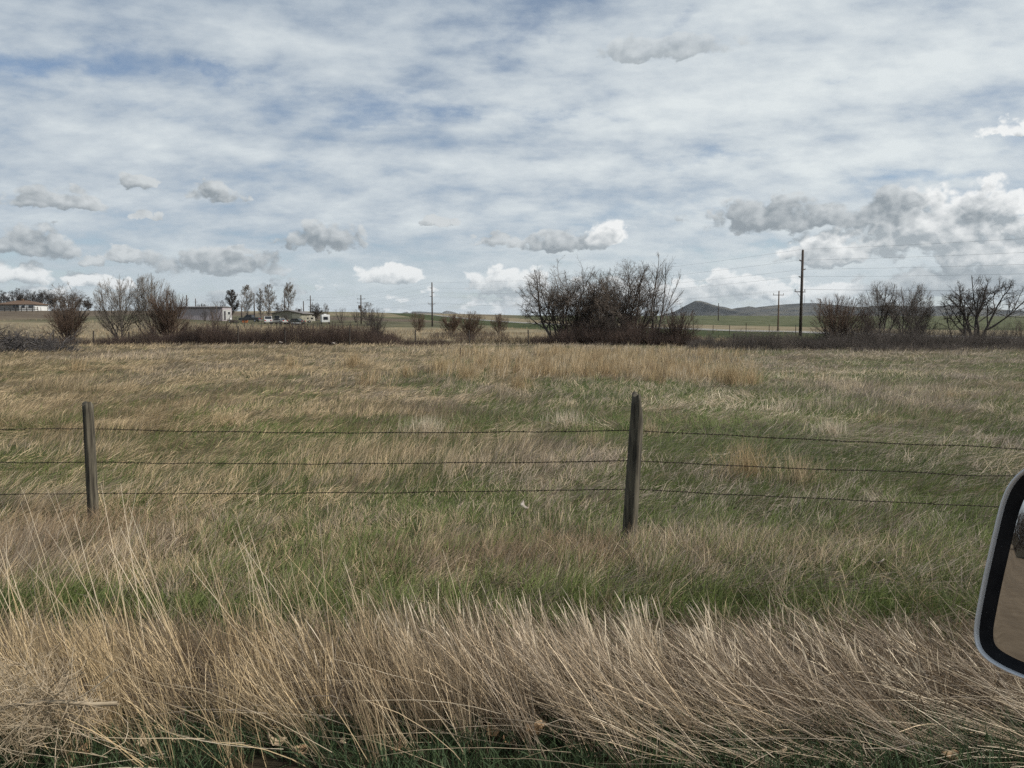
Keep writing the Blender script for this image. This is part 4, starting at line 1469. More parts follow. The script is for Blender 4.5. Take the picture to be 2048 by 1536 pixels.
post_row('ditch_fence', 'thin dark fence posts standing along the thicket and the dip before the grove',
         [(20, 60, 1.1, 0), (109, 58, 1.15, 0), (188, 59, 1.1, .03), (232, 60, 1.2, 0), (258, 60, 1.0, .05), (477, 56, 1.35, .02), (571, 56, 1.3, 0), (700, 56, 1.3, 0),
          (831, 57, 1.12, 0), (939, 57, 1.05, -.02), (1057, 57, 1.1, -.03)], 'post_dark', (.45, .8), r=.055)
post_row('verge_fence', 'thin posts of a fence between the right thicket and the highway',
         [(1386, 104, 1.3, 0), (1425, 104, 1.2, .02), (1458, 103, 1.2, 0), (1491, 102, 1.5, 0), (1537, 101, 1.2, 0), (1590, 99, 1.2, 0), (1660, 96, 1.2, 0), (1740, 93, 1.2, 0), (1830, 90, 1.2, 0), (1930, 86, 1.2, 0), (2030, 83, 1.2, 0)],
         'steel_post', (.5, .85), r=.045)
stub = empty('steel_post', tuple(on(920, 33.5)))
tag(stub, 'short dark stake standing alone in the golden grass of the field', 'post')
MB().tube([(0, 0, -.1), (.0, 0, .3), (.02, 0, .62)], [.022, .022, .02], 6).build('stake', M['steel_post'], stub)
MB().tube([(.012, 0, .40), (.03, -.01, .52), (.035, 0, .66)], [.006, .006, .004], 5).build('wire_loop', M['wire'], stub)
o = post_row('thicket_stake', 'short dark stake just showing above the right thicket', [(1466, 57, .95, .06)], 'post_dark', (), r=.06)
o['category'] = 'post'
zx = [460, 540, 615, 700, 798, 853, 885, 903, 975, 1008, 1033, 1090, 1120, 1150, 1210, 1247, 1272, 1295, 1337, 1368, 1395, 1423, 1455, 1490, 1568, 1640, 1700]
post_row('farmyard_fence', 'uneven row of thin posts in front of the farmyard vehicles',
         [(380 + v / 4.876, 142, [1.35, 1.1, .9, 1.25][k % 4] * (1.2 if v in (885, 460, 540) else 1), [0, .04, -.05, .12, 0][k % 5]) for k, v in enumerate(zx)], 'post_dark', (.85,), r=.065, wr=.006)
rf = post_row('rail_fence', 'dark rail fence in front of the far white house', [(k * 11 - 8, 262, 1.7, 0) for k in range(9)], 'post_dark', (), r=.12)
for hz in (.75, 1.3):
    m = MB()
    o0 = np.array(rf.location)
    m.tube([on(k * 11 - 8, 262) - o0 + np.array([0, -.12, hz]) for k in range(9)], .11, 5)
    m.build('rail', M['post_dark'], rf)
post_row('ridge_fence', 'thin low fence posts along the brown rise behind the pale fan tree', [(86 + k * 13.5, 300, 1.3, 0) for k in range(17)], 'post_dark', (.8,), r=.09, wr=.01)


# ------------------------------------------------------------------ power poles
def arm(root, name, z, half, d, mat, ins=(), pole_r=.13, brace=False):
    """A crossarm along the direction d, with insulators standing on it."""
    m = MB()
    dx, dy = d
    ox, oy = -dy * (pole_r + .05), dx * (pole_r + .05)
    m.tube([(ox - dx * half, oy - dy * half, z), (ox + dx * half, oy + dy * half, z)], .05, 4)
    if brace:
        for s in (-1, 1):
            m.tube([(ox + s * dx * half * .6, oy + s * dy * half * .6, z - .04), (ox, oy, z - .6)], .025, 4)
    m.build(name, mat, root)
    for q in ins:
        MB().tube([(ox + dx * q, oy + dy * q, z + .06), (ox + dx * q, oy + dy * q, z + .16), (ox + dx * q, oy + dy * q, z + .24), (ox + dx * q, oy + dy * q, z + .32)], [.02, .06, .07, .03], 6).build('insulator', M['insul'], root)


LD = unit(np.array([-52.8, 88.0]))
PD = (LD[1], -LD[0])                       # across the line, pointing right and towards the road


def tall_pole(label, xy, h):
    b = (xy[0], xy[1], gz(*xy))
    root = empty('power_pole', b)
    tag(root, label, 'power pole', 'tall power poles of one line')
    MB().tube([(0, 0, -.4), (0, 0, h * .5), (0, 0, h)], [.19, .165, .13], 9).build('pole', M['pole'], root, smooth=True)
    arm(root, 'crossarm', h * .515, .95, PD, M['pole'], (-.85, .85), .17, True)
    for z, s in ((h * .872, -1), (h * .772, 1), (h * .682, -1)):
        m = MB()
        m.tube([(s * PD[0] * .1, s * PD[1] * .1, z), (s * PD[0] * .34, s * PD[1] * .34, z + .03), (s * PD[0] * .56, s * PD[1] * .56, z + .1)], [.05, .07, .055], 6)
        m.build('standoff_insulator', M['pole'], root)
    m = MB()
    m.tube([(0, 0, h), (0, 0, h + .12)], [.05, .03], 6)
    m.build('top_clamp', M['insul'], root)
    return root, h


pA = on(1599.5, 92)
hA = at(1606, 500, 92)[2] - pA[2]
pB = on(865, 180)
hB = at(868.5, 565, 180)[2] - gz(pB[0], pB[1])
pC = pA + (pA - pB)
pDD = pB + (pB - pA)
LINE = [((pC[0], pC[1]), hA, 'tall power pole of the same line standing beside the road'),
        ((pA[0], pA[1]), hA, 'tallest dark power pole, just left of the rust brown shrub'),
        ((pB[0], pB[1]), hB, 'tall power pole standing alone on the open plain among reddish shrubs')]
for xy, h, lb_ in LINE:
    tall_pole(lb_, xy, h)


def cable(name, label, ends, sag, r, grp='cables of the tall power line'):
    """One cable through the given points, sagging between them."""
    pts = []
    for A, B_ in zip(ends[:-1], ends[1:]):
        for k in range(25):
            t = k / 24
            p = np.array(A) * (1 - t) + np.array(B_) * t
            p[2] -= 4 * t * (1 - t) * sag
            if pts and k == 0:
                continue
            pts.append(p)
    o = MB().tube(pts, r, 5).build(name, M['line'], None, smooth=True)
    return tag(o, label, 'cable', grp)


hD = at(612, 594, 262)[2] - gz(pDD[0], pDD[1])
NODES = [((pC[0], pC[1]), hA), ((pA[0], pA[1]), hA), ((pB[0], pB[1]), hB), ((pDD[0], pDD[1]), hD)]
for fz, s, what in ((1.0, 0, 'topmost thin cable of the tall power line'), (.872, -1, 'second cable from the top of the tall power line'),
                    (.772, 1, 'third cable from the top of the tall power line'), (.682, -1, 'fourth cable from the top of the tall power line')):
    cable('power_cable', what, [(x_ + s * PD[0] * .56, y_ + s * PD[1] * .56, gz(x_, y_) + h * fz + .08) for (x_, y_), h in NODES], 1.25, .0075)
for s, what in ((-.85, 'lowest cable on the back end of the crossarms of the tall power line'), (.85, 'lowest cable on the road side end of the crossarms of the tall power line')):
    cable('power_cable', what, [(x_ + s * PD[0], y_ + s * PD[1], gz(x_, y_) + h * .515 + .3) for (x_, y_), h in NODES], 1.3, .006)


def small_pole(label, px, Y, top, arms=(), mat='pole', r=.12, transformer=False, name='utility_pole', d=(.95, .3), thick=1.0):
    b = on(px, Y)
    h = at(px, top, Y)[2] - b[2]
    root = empty(name, tuple(b))
    tag(root, label, 'utility pole', 'smaller utility poles')
    r *= thick
    MB().tube([(0, 0, -.3), (0, 0, h * .5), (0, 0, h)], [r * 1.2, r, r * .8], 7).build('pole', M[mat], root, smooth=True)
    for row, half in arms:
        z = at(px, row, Y)[2] - b[2]
        arm(root, 'crossarm', z, half, d, M[mat], (-half * .9, half * .9) if Y < 280 else (), r)
    if transformer:
        z = at(px, 614, Y)[2] - b[2]
        MB().tube([(-.42, -.1, z - .45), (-.42, -.1, z + .45)], .28, 10).build('transformer', M['steel_post'], root, smooth=True)
    return root


small_pole('shorter brown pole with one crossarm just left of the tallest power pole', 1554.5, 133, 582, ((590, .95),), 'pole_brown', d=(1, 0))
small_pole('pole with two crossarms and a transformer drum, right of the white camper', 723.5, 205, 590, ((598, 1.1), (606, 1.0)), transformer=True, d=(1, 0), thick=1.4)
small_pole('pole with two crossarms between the small white trailer and the camper', 623, 262, 591, ((600, 1.2), (613, .8)), d=(1, 0), thick=1.5)
small_pole('pole with short crossarms between the first two pale poplars', 511, 250, 586, ((606, .6),), d=(1, 0), thick=1.5)
small_pole('thin plain pole beside the low farmhouse', 609, 222, 602, (), thick=1.3)
small_pole('thin plain pole in front of the tallest pale poplar', 571.5, 230, 581, (), thick=1.2)
small_pole('short plain pole right of the dark conical tree', 485.5, 196, 612, (), thick=1.3)
small_pole('small pole with one crossarm above the shed roof', 394.5, 310, 597, ((604, .8),), d=(1, 0), thick=1.6)
small_pole('plain pole above the left end of the shed roof', 377, 280, 590, (), thick=1.7)
small_pole('plain pole on the brown rise left of the pale fan tree', 204, 330, 595, (), thick=1.5)
small_pole('distant pole with one crossarm against the sky right of the butte', 1435, 420, 606, ((612, 1.1),), d=(1, 0), thick=2.0)
small_pole('pole with one crossarm in front of the hills right of the tallest power pole', 1637.5, 310, 598, ((606, 1.0),), d=(1, 0), thick=1.6)

# masts on the hill
for px, top, lbm in ((1609, 589, 'tall thin radio mast on the hill top just right of the tallest power pole'), (1622, 599, 'shorter radio mast with a dish on the hill top')):
    Y = 4200
    b = at(px, 607.5, Y)
    h = at(px, top, Y)[2] - b[2]
    root = empty('radio_mast', tuple(b))
    tag(root, lbm, 'mast', 'radio masts on the hill')
    m = MB()
    for k in range(3):
        a = 2 * math.pi * k / 3
        m.tube([(math.cos(a) * 1.4, math.sin(a) * 1.4, -6), (math.cos(a) * .9, math.sin(a) * .9, h)], .38, 4)
    n = int(h / 4)
    for k in range(n):
        z0, z1 = k * 4, k * 4 + 4
        for j in range(3):
            a, a2 = 2 * math.pi * j / 3, 2 * math.pi * (j + 1) / 3
            m.tube([(math.cos(a) * 1.2, math.sin(a) * 1.2, z0), (math.cos(a2) * 1.2, math.sin(a2) * 1.2, z1)], .18, 3)
    m.build('lattice', M['insul'], root)
    if top > 595:
        MB().tube([(-1, -2.2, h * .7), (-1, -1.4, h * .7)], [3.2, 1.5], 12).build('dish', M['insul'], root)


# ------------------------------------------------------------------ buildings
m_white = noisy('white_painted_siding', (.50, .50, .48), (.62, .62, .60), 1.0)
m_cream = noisy('greyed_cream_siding', (.30, .30, .29), (.37, .37, .355), 1.0)
m_roofb = noisy('brown_shingles', (.085, .055, .038), (.13, .085, .055), 3.0)
m_pink = noisy('faded_pinkish_metal', (.30, .265, .275), (.37, .33, .34), .8, rough=.55, stretch=(1, 1, .1))
m_darktrim = principled('dark_roof_trim', (.05, .045, .05), .6)[0]
m_sheet = noisy('dull_roof_sheet', (.12, .11, .105), (.17, .155, .145), 1.5, rough=.6)
m_tanwall = noisy('khaki_stucco', (.20, .19, .145), (.27, .255, .20), 1.5)
m_beige = noisy('beige_garage_door', (.42, .39, .30), (.50, .465, .365), 1.0)


def house():
    Y = 312
    b = on(40, Y)
    root = empty('farmhouse', tuple(b))
    tag(root, 'far white single storey house with a brown hipped roof on the rise', 'house')
    k = Y / FPX
    X = lambda px: (px - 40) * k
    hz = lambda row: at(40, row, Y)[2] - b[2]
    zt = hz(608.5)
    x0, x1, xm = X(2), X(78), X(47)
    MB().box(((x0 + xm) / 2, 4, zt / 2 - .5), (xm - x0, 8, zt + 1)).build('wall', m_cream, root)
    o = MB().box(((xm + x1) / 2 + .01, 3.2, zt / 2 - .5), (x1 - xm, 9.0, zt + 1)).build('wall', m_white, root)
    tag(o, 'brighter white projecting wing')
    e = .6
    zr = hz(600.5)
    m = MB()
    m.add([(x0 - e, -e - .9, zt), (x1 + e, -e - .9, zt), (x1 + e, 8 + e, zt), (x0 - e, 8 + e, zt), (X(26), 4, zr), (X(50), 4, zr),
           (x0 - e, -e - .9, zt - .18), (x1 + e, -e - .9, zt - .18), (x1 + e, 8 + e, zt - .18), (x0 - e, 8 + e, zt - .18)],
          ((0, 1, 5, 4), (1, 2, 5), (2, 3, 4, 5), (3, 0, 4), (6, 7, 1, 0), (7, 8, 2, 1), (8, 9, 3, 2), (9, 6, 0, 3), (9, 8, 7, 6)))
    rf_ = m.build('roof', m_roofb, root)
    MB().box((X(38), 4, zr + .2), (.8, .8, 1.0)).build('chimney', m_roofb, rf_)
    for a, c, yy in ((30, 42, -.02), (52, 59, -1.32), (66, 76, -1.32)):
        f = MB()
        xa, xc, za, zc_ = X(a), X(c), hz(615.5), hz(610)
        f.box(((xa + xc) / 2, yy, (za + zc_) / 2), (xc - xa, .08, zc_ - za))
        w = f.build('window', m_white, root)
        n = 2 if c - a > 8 else 1
        g_ = MB()
        for q in range(n):
            wq = (xc - xa) / n
            g_.box((xa + wq * (q + .5), yy - .06, (za + zc_) / 2), (wq - .16, .05, zc_ - za - .16))
        g_.build('pane', M['glass_dark'], w)


def shed():
    Y = 196
    b = on(402, Y)
    root = empty('long_shed', tuple(b), -.10)
    tag(root, 'long low pinkish metal shed with a dark roof edge', 'shed')
    k = Y / FPX
    L = (450 - 356) * k
    zt = at(402, 614.5, Y)[2] - b[2]
    MB().box((0, 2.6, zt / 2 - .4), (L, 5.2, zt + .8)).build('wall', m_pink, root)
    m = MB()
    m.add([(-L / 2 - .2, -.25, zt), (L / 2 + .2, -.25, zt), (L / 2 + .2, 5.45, zt), (-L / 2 - .2, 5.45, zt), (-L / 2 - .2, 2.6, zt + .28), (L / 2 + .2, 2.6, zt + .28)],
          ((0, 1, 5, 4), (2, 3, 4, 5), (1, 2, 5), (3, 0, 4), (3, 2, 1, 0)))
    r_ = m.build('roof', m_sheet, root)
    MB().box((0, -.30, zt - .10), (L + .42, .08, .28)).build('fascia', m_darktrim, r_)
    MB().box((L / 2 + .03, 2.4, zt * .42), (.05, 4.6, zt * .8)).build('end_panel', m_cream, root)
    d = MB().box((L / 2 + .07, 1.2, zt * .36), (.05, .9, zt * .68)).build('door', m_darktrim, root)
    MB().box((L / 2 + .11, 1.5, zt * .36), (.05, .1, .1)).build('handle', m_beige, d)
    w = MB().box((L / 2 + .07, 3.4, zt * .55), (.05, 1.2, .9)).build('window', m_white, root)
    MB().box((L / 2 + .11, 3.4, zt * .55), (.05, 1.0, .7)).build('pane', M['glass_dark'], w)
    m = MB()
    for q in range(int(L / .6)):
        m.box((-L / 2 + .3 + q * .6, -.012, zt / 2 - .12), (.05, .02, zt - .2))
    m.build('wall_ribs', m_pink, root)


def low_house():
    Y = 205
    b = on(575, Y)
    root = empty('low_farmhouse', tuple(b))
    tag(root, 'low khaki farmhouse with a shallow gable and a pale garage door', 'house')
    k = Y / FPX
    X = lambda px: (px - 575) * k
    hz = lambda row: at(575, row, Y)[2] - b[2]
    x0, x1, xr, ze, zr = X(546), X(604), X(576), hz(627), hz(621.5)
    MB().prism([(x0, -.6), (x1, -.6), (x1, ze), (xr, zr), (x0, ze)], 0, 11).build('wall', m_tanwall, root)
    t = .18
    m = MB()
    for (xa, za, xb, zb) in ((x0 - .5, ze - .1, xr, zr + .03), (xr, zr + .03, x1 + .5, ze - .1)):
        m.add([(xa, -.5, za + .02), (xb, -.5, zb + .02), (xb, 11.4, zb + .02), (xa, 11.4, za + .02), (xa, -.5, za + t), (xb, -.5, zb + t), (xb, 11.4, zb + t), (xa, 11.4, za + t)],
              ((0, 3, 2, 1), (4, 5, 6, 7), (0, 1, 5, 4), (1, 2, 6, 5), (2, 3, 7, 6), (3, 0, 4, 7)))
    r_ = m.build('roof', m_sheet, root)
    MB().box((X(590), 5, zr + .1), (.5, .5, .9)).build('vent_pipe', m_darktrim, r_)
    gd = MB().box((X(594.5), -.03, hz(627.5) / 2 - .05), (X(603) - X(586), .05, hz(627.5) - .05)).build('garage_door', m_beige, root)
    m = MB()
    for q in range(4):
        m.box((X(594.5), -.07, .4 + q * hz(630) / 4.2), (X(603) - X(586) - .1, .02, .05))
    m.build('door_seams', m_tanwall, gd)
    w = MB().box((X(556), -.03, hz(634)), (1.6, .05, .9)).build('window', m_beige, root)
    MB().box((X(556), -.07, hz(634)), (1.4, .04, .7)).build('pane', M['glass_dark'], w)


house()
shed()
low_house()

# ------------------------------------------------------------------ vehicles of the farmyard
m_tyre = principled('tyre_rubber', (.02, .02, .02), .8)[0]
m_rim = principled('wheel_rim', (.35, .35, .36), .4, .7)[0]
m_red = principled('red_lamp_glass', (.35, .02, .02), .3)[0]


def paint(name, c):
    m, B, b = principled(name, c, .35, 0, .5)
    b.inputs['Coat Weight'].default_value = .4
    t = B.node('ShaderNodeTexCoord')
    n = B.noise(E(B, t.outputs['Object']), scale=2.0, detail=5)
    B.set(b.inputs['Base Color'], B.mix(B.step(n, .35, .7) * .3, c, (c[0] * .6 + .06, c[1] * .6 + .05, c[2] * .6 + .04)))
    return m


def wheel(root, x, y, r=.34, w=.22):
    t = MB().tube([(x, y - w / 2, r), (x, y + w / 2, r)], r, 16).build('wheel', m_tyre, root, smooth=False)
    MB().tube([(x, y - w / 2 - .01, r), (x, y + w / 2 + .01, r)], r * .6, 12).build('rim', m_rim, t)


def car(name, label, cat, px, Y, rz, kind, col, lift=0.0):
    b = on(px, Y)
    b[2] += lift
    root = empty(name, tuple(b), rz)
    tag(root, label, cat, 'vehicles parked in the farmyard')
    pm = paint(name + '_paint', col)
    S = dict(sedan=dict(L=4.6, W=1.78, body=[(-2.3, .38), (2.3, .32), (2.32, .62), (2.2, .78), (1.0, .92), (-1.5, .95), (-2.25, .90), (-2.32, .6)],
                        cab=[(1.05, .90), (.35, 1.38), (-1.0, 1.40), (-1.75, .93)], ax=(-1.4, 1.45)),
             suv=dict(L=4.7, W=1.86, body=[(-2.3, .45), (2.35, .40), (2.38, .75), (2.25, 1.0), (1.0, 1.12), (-2.28, 1.12), (-2.35, .7)],
                      cab=[(1.0, 1.10), (.35, 1.72), (-2.0, 1.76), (-2.26, 1.10)], ax=(-1.4, 1.45)),
             pickup=dict(L=5.4, W=1.9, body=[(-2.7, .5), (2.7, .45), (2.72, .85), (2.6, 1.05), (1.2, 1.15), (-2.68, 1.15), (-2.72, .7)],
                         cab=[(1.2, 1.12), (.6, 1.75), (-.7, 1.77), (-.85, 1.12)], ax=(-1.7, 1.75)))[kind]
    w = S['W']
    MB().prism(S['body'], -w / 2, w / 2, inset=.12).build('body', pm, root, bevel=.05)
    MB().prism(S['cab'], -w / 2 + .14, w / 2 - .14, inset=.1).build('cabin_glass', M['glass_dark'], root, bevel=.03)
    tx0, tx1, tz = S['cab'][1][0], S['cab'][2][0], max(S['cab'][1][1], S['cab'][2][1])
    rm = MB().box(((tx0 + tx1) / 2, 0, tz + .015), (abs(tx0 - tx1) + .1, w - .34, .07))
    for s in (-1, 1):
        for (a, c) in ((0, 1), (3, 2)):
            p, q = S['cab'][a], S['cab'][c]
            rm.tube([(p[0], s * (w / 2 - .14), p[1]), (q[0], s * (w / 2 - .17), q[1] + .02)], .05, 5)
    rm.build('roof', pm, root)
    for xx in S['ax']:
        for s in (-1, 1):
            wheel(root, xx, s * (w / 2 - .1))
    xb = min(p[0] for p in S['body'])
    for s in (-1, 1):
        MB().box((xb - .0, s * (w / 2 - .28), .82), (.1, .3, .18)).build('tail_light', m_red, root)
        MB().box((-xb + .0, s * (w / 2 - .34), .68), (.1, .34, .15)).build('headlight', m_rim, root)
    MB().box((xb - .04, 0, .5), (.14, w - .1, .18)).build('bumper', pm if kind != 'pickup' else m_rim, root)
    return root


car('parked_suv', 'white station wagon parked with its back to the field, tallest of the parked cars', 'car', 538.5, 183, R(106), 'suv', (.52, .52, .51))
car('parked_sedan', 'silver grey saloon car parked beside the white station wagon', 'car', 558, 184, R(150), 'sedan', (.34, .34, .33))
car('parked_sedan', 'dark green saloon car parked in front of the beige garage door', 'car', 592, 184, R(160), 'sedan', (.035, .055, .045))
car('parked_pickup', 'black pickup truck parked beside the dark conical tree', 'pickup truck', 502, 196, R(172), 'pickup', (.018, .018, .02))


def trailer(name, label, cat, px, Y, L, W_, H, rz, win, mat):
    b = on(px, Y)
    root = empty(name, tuple(b), rz)
    tag(root, label, cat, 'vehicles parked in the farmyard')
    prof = [(-L / 2, .45), (L / 2, .45), (L / 2, H * .55), (L / 2 - .18, H - .12), (L / 2 - .4, H), (-L / 2 + .3, H), (-L / 2 + .1, H - .12), (-L / 2, H * .7)]
    MB().prism(prof, -W_ / 2, W_ / 2, inset=.05).build('body', mat, root, bevel=.06)
    for (x_, y_, z_, sx, sy, sz) in win:
        f = MB().box((x_, y_, z_), (sx, sy, sz)).build('window', m_darktrim, root)
        MB().box((x_ + (-.03 if sx < .2 else 0), y_ + (-.03 if sy < .2 else 0), z_), (sx * (.85 if sx > .2 else 1), sy * (.85 if sy > .2 else 1), sz * .8)).build('pane', M['glass_dark'], f)
    for s in (-1, 1):
        wheel(root, -.25, s * (W_ / 2 - .1), .33)
    MB().box((L / 2 + .5, 0, .5), (1.1, .12, .1)).build('tow_bar', m_darktrim, root)
    MB().box((0, 0, H + .1), (.8, .7, .26)).build('roof_unit', mat, root)
    return root


m_rvw = noisy('white_trailer_skin', (.48, .48, .47), (.60, .60, .58), 1.0, rough=.45)
m_rvt = noisy('cream_trailer_skin', (.40, .37, .30), (.50, .47, .40), 1.0, rough=.45)
trailer('travel_trailer', 'small cream and white travel trailer, left of the white camper', 'trailer', 622.5, 212, 2.4, 1.9, 1.75, R(12), [(-.75, -.96, 1.2, .6, .06, .4), (.45, -.96, 1.2, .5, .06, .4)], m_rvt)
trailer('camper', 'tall white camper seen from its end with a big dark window', 'camper', 651.5, 200, 5.2, 2.05, 2.35, R(107), [(-2.62, 0, 1.45, .06, 1.1, .75), (-.6, 1.04, 1.4, .9, .06, .6)], m_rvw)
# flat trailer, orange bin, white tank, dirt heap
b = on(594, 181)
root = empty('flat_trailer', tuple(b))
tag(root, 'low white flat trailer in front of the dark green car', 'trailer', 'vehicles parked in the farmyard')
MB().box((0, 0, .42), (2.0, 1.3, .22)).build('deck', m_rvw, root, bevel=.03)
wheel(root, -.2, -.6, .26)
wheel(root, -.2, .6, .26)
MB().box((1.4, 0, .42), (.9, .1, .1)).build('tow_bar', m_darktrim, root)
b = on(492, 184)
root = empty('orange_bin', tuple(b))
tag(root, 'low orange bin or bucket in front of the black pickup', 'bin')
MB().prism([(-.55, 0), (.45, 0), (.65, .6), (-.65, .6)], -.4, .4).build('tub', noisy('orange_paint', (.30, .10, .04), (.40, .15, .06), 2), root, bevel=.04)
MB().box((0, 0, .63), (1.36, .9, .06)).build('rim', m_darktrim, root)
b = on(462.5, 186)
root = empty('white_tank', tuple(b))
tag(root, 'small white drum standing near the end of the pinkish shed', 'drum')
MB().tube([(0, 0, 0), (0, 0, .85), (0, 0, .95)], [.3, .3, .24], 12).build('drum', m_rvw, root, smooth=False)
MB().tube([(0, 0, .95), (0, 0, 1.02)], .08, 8).build('cap', m_darktrim, root)
b = on(468, 180)
rng = np.random.default_rng(5)
m = MB()
for k in range(16):
    m.box((rng.normal(0, .5), rng.normal(0, .3), rng.uniform(.05, .6)), (rng.uniform(.3, .9), rng.uniform(.2, .5), rng.uniform(.1, .3)), rng.uniform(0, 3))
o = m.build('scrap_heap', M['post_dark'], None)
o.location = tuple(b)
tag(o, 'low dark heap of scrap wood beside the white drum', 'scrap heap')


# ------------------------------------------------------------------ wing mirror of the camera's own vehicle
def wing_mirror():
    c0 = at(2010, 1180, .78)
    n = unit(np.array([-.85, -.515, .125]))
    out = [(2185, 918), (2140, 908), (2095, 914), (2062, 928), (2048, 937), (2030, 952), (2014, 974), (2003, 1000), (1995, 1028), (1986, 1066), (1976, 1110), (1966, 1155), (1957, 1200),
           (1950, 1240), (1948, 1266), (1951, 1288), (1960, 1306), (1976, 1322), (1998, 1336), (2024, 1349), (2055, 1361), (2100, 1374), (2150, 1382), (2190, 1376), (2212, 1345), (2218, 1250), (2216, 1050), (2208, 950)]

    def onplane(p):
        d = ray(*p)
        o_ = np.array([0, 0, CAM_Z])
        return o_ + d * (np.dot(c0 - o_, n) / np.dot(d, n))
    P = np.array([onplane(p) for p in out])
    # smooth the outline (closed Catmull-Rom)
    K = len(P)
    Q = []
    for i in range(K):
        p0, p1, p2, p3 = P[i - 1], P[i], P[(i + 1) % K], P[(i + 2) % K]
        for t in (0, .34, .67):
            Q.append(.5 * (2 * p1 + (p2 - p0) * t + (2 * p0 - 5 * p1 + 4 * p2 - p3) * t * t + (3 * p1 - p0 - 3 * p2 + p3) * t ** 3))
    Q = np.array(Q)
    K = len(Q)
    ctr = Q.mean(0)
    tan = unit(np.roll(Q, -1, 0) - np.roll(Q, 1, 0))
    inw = np.cross(n, tan)
    if np.dot(inw[0], ctr - Q[0]) < 0:
        inw = -inw
    ups = np.array([0, 0, 1.]) - n * n[2]
    wide = .5 + .5 * np.clip((inw @ -unit(ups)), 0, 1)          # the black rim is wider at the top
    mm = .78 / FPX
    ring = lambda off, dep: Q + inw * (off[:, None] if hasattr(off, '__len__') else off) + n * dep
    back = lambda s, dep: ctr + (Q - ctr) * s - n * dep + np.array([.02, .01, 0]) * dep * 4
    root = empty('wing_mirror', tuple(ctr))
    tag(root, 'silver framed wing mirror of a vehicle, reflecting a dirt road', 'car mirror')

    def loft(name, rings, mat, cap0=False, cap1=False):
        V_ = np.concatenate(rings) - ctr
        F_ = []
        for r_ in range(len(rings) - 1):
            F_ += [(r_ * K + k, r_ * K + (k + 1) % K, (r_ + 1) * K + (k + 1) % K, (r_ + 1) * K + k) for k in range(K)]
        if cap0: F_.append(tuple(range(K)))
        if cap1: F_.append(tuple(range((len(rings) - 1) * K, len(rings) * K)))
        me = bpy.data.meshes.new(name)
        me.from_pydata([tuple(v) for v in V_], [], F_)
        me.materials.append(mat)
        me.polygons.foreach_set('use_smooth', [True] * len(me.polygons))
        o = bpy.data.objects.new(name, me)
        o.parent = root
        COL.objects.link(o)
        return o
    ms, B, bs = principled('silver_paint', (.60, .61, .62), .30, .35, .5)
    tcn = B.node('ShaderNodeTexCoord')
    nn = B.noise(E(B, tcn.outputs['Object']), scale=60, detail=5)
    B.set(bs.inputs['Roughness'], B.lerp(nn, .3, .7, .30, .36))
    mk = noisy('black_rubber', (.006, .006, .007), (.014, .014, .015), 40, rough=.75, spec=.15)
    mg, B, bg_ = principled('mirror_glass', (.56, .565, .56), .012, 1.0)
    loft('housing', [ring(7.5 * mm, -.004), ring(6.8 * mm, .0005), ring(5.0 * mm, .003), ring(2.0 * mm, .0025), ring(0, -.002), back(1.0, .012), back(.975, .03), back(.90, .055), back(.74, .078), back(.45, .09)], ms, cap1=True)
    off = (18 + 11 * np.clip(inw @ -unit(ups), 0, 1)) * mm
    loft('bezel', [ring(7.0 * mm, -.003), ring(7.2 * mm + off * .1, -.0035), ring(7.2 * mm + off * .8, -.010), ring(7.2 * mm + off, -.012), ring(7.2 * mm + off + .001, -.014)], mk)
    loft('mirror_glass', [ring(7.2 * mm + off - .002, -.0128), ring(7.2 * mm + off + .004, -.0126)], mg, cap1=True)
    e1, e2 = ctr - n * .05 + np.array([.03, 0, -.03]) - ctr, np.array([.34, -.16, -.10])
    MB().tube([e1, (e1 + e2) / 2 + np.array([0, .02, .0]), e2], [.03, .026, .034], 10).build('arm', mk, root, smooth=True)
    MB().prism([(e2[0] - .06, e2[2] - .08), (e2[0] + .12, e2[2] - .09), (e2[0] + .09, e2[2] + .07), (e2[0] - .02, e2[2] + .09)], e2[1] - .03, e2[1] + .01).build('mount', mk, root, bevel=.008)


wing_mirror()

# bare hedge trees behind the vehicle, seen only in the mirror
for k, (x_, y_, s_) in enumerate(((-74, -5.5, 4.0), (-78, -8.5, 4.6), (-76, -11.5, 4.2), (-80, -14.5, 5.0), (-82, -3, 4.6))):
    make_tree('roadside_tree', 'bare tree along the dirt road, showing only in the wing mirror', 'tree', 'trees along the dirt road in the mirror',
              np.array([x_, y_, gz(x_, y_)]), s_, ((0, 0, s_ * .55), (s_ * .6, s_ * .6, s_ * .45)), 'olive', 200 + k, mats=('bark_dark', 'twig_dark'), dens=.8, thin=3)


# ------------------------------------------------------------------ tumbleweed, leaves, litter
def hit(px, py):
    """Where a picture position falls on the ground near the camera."""
    d = ray(px, py)
    t = 1.0
    for _ in range(40):
        p = np.array([0, 0, CAM_Z]) + d * t
        t += (p[2] - gz(p[0], p[1])) / max(-d[2], .05) * .7
    return np.array([0, 0, CAM_Z]) + d * t


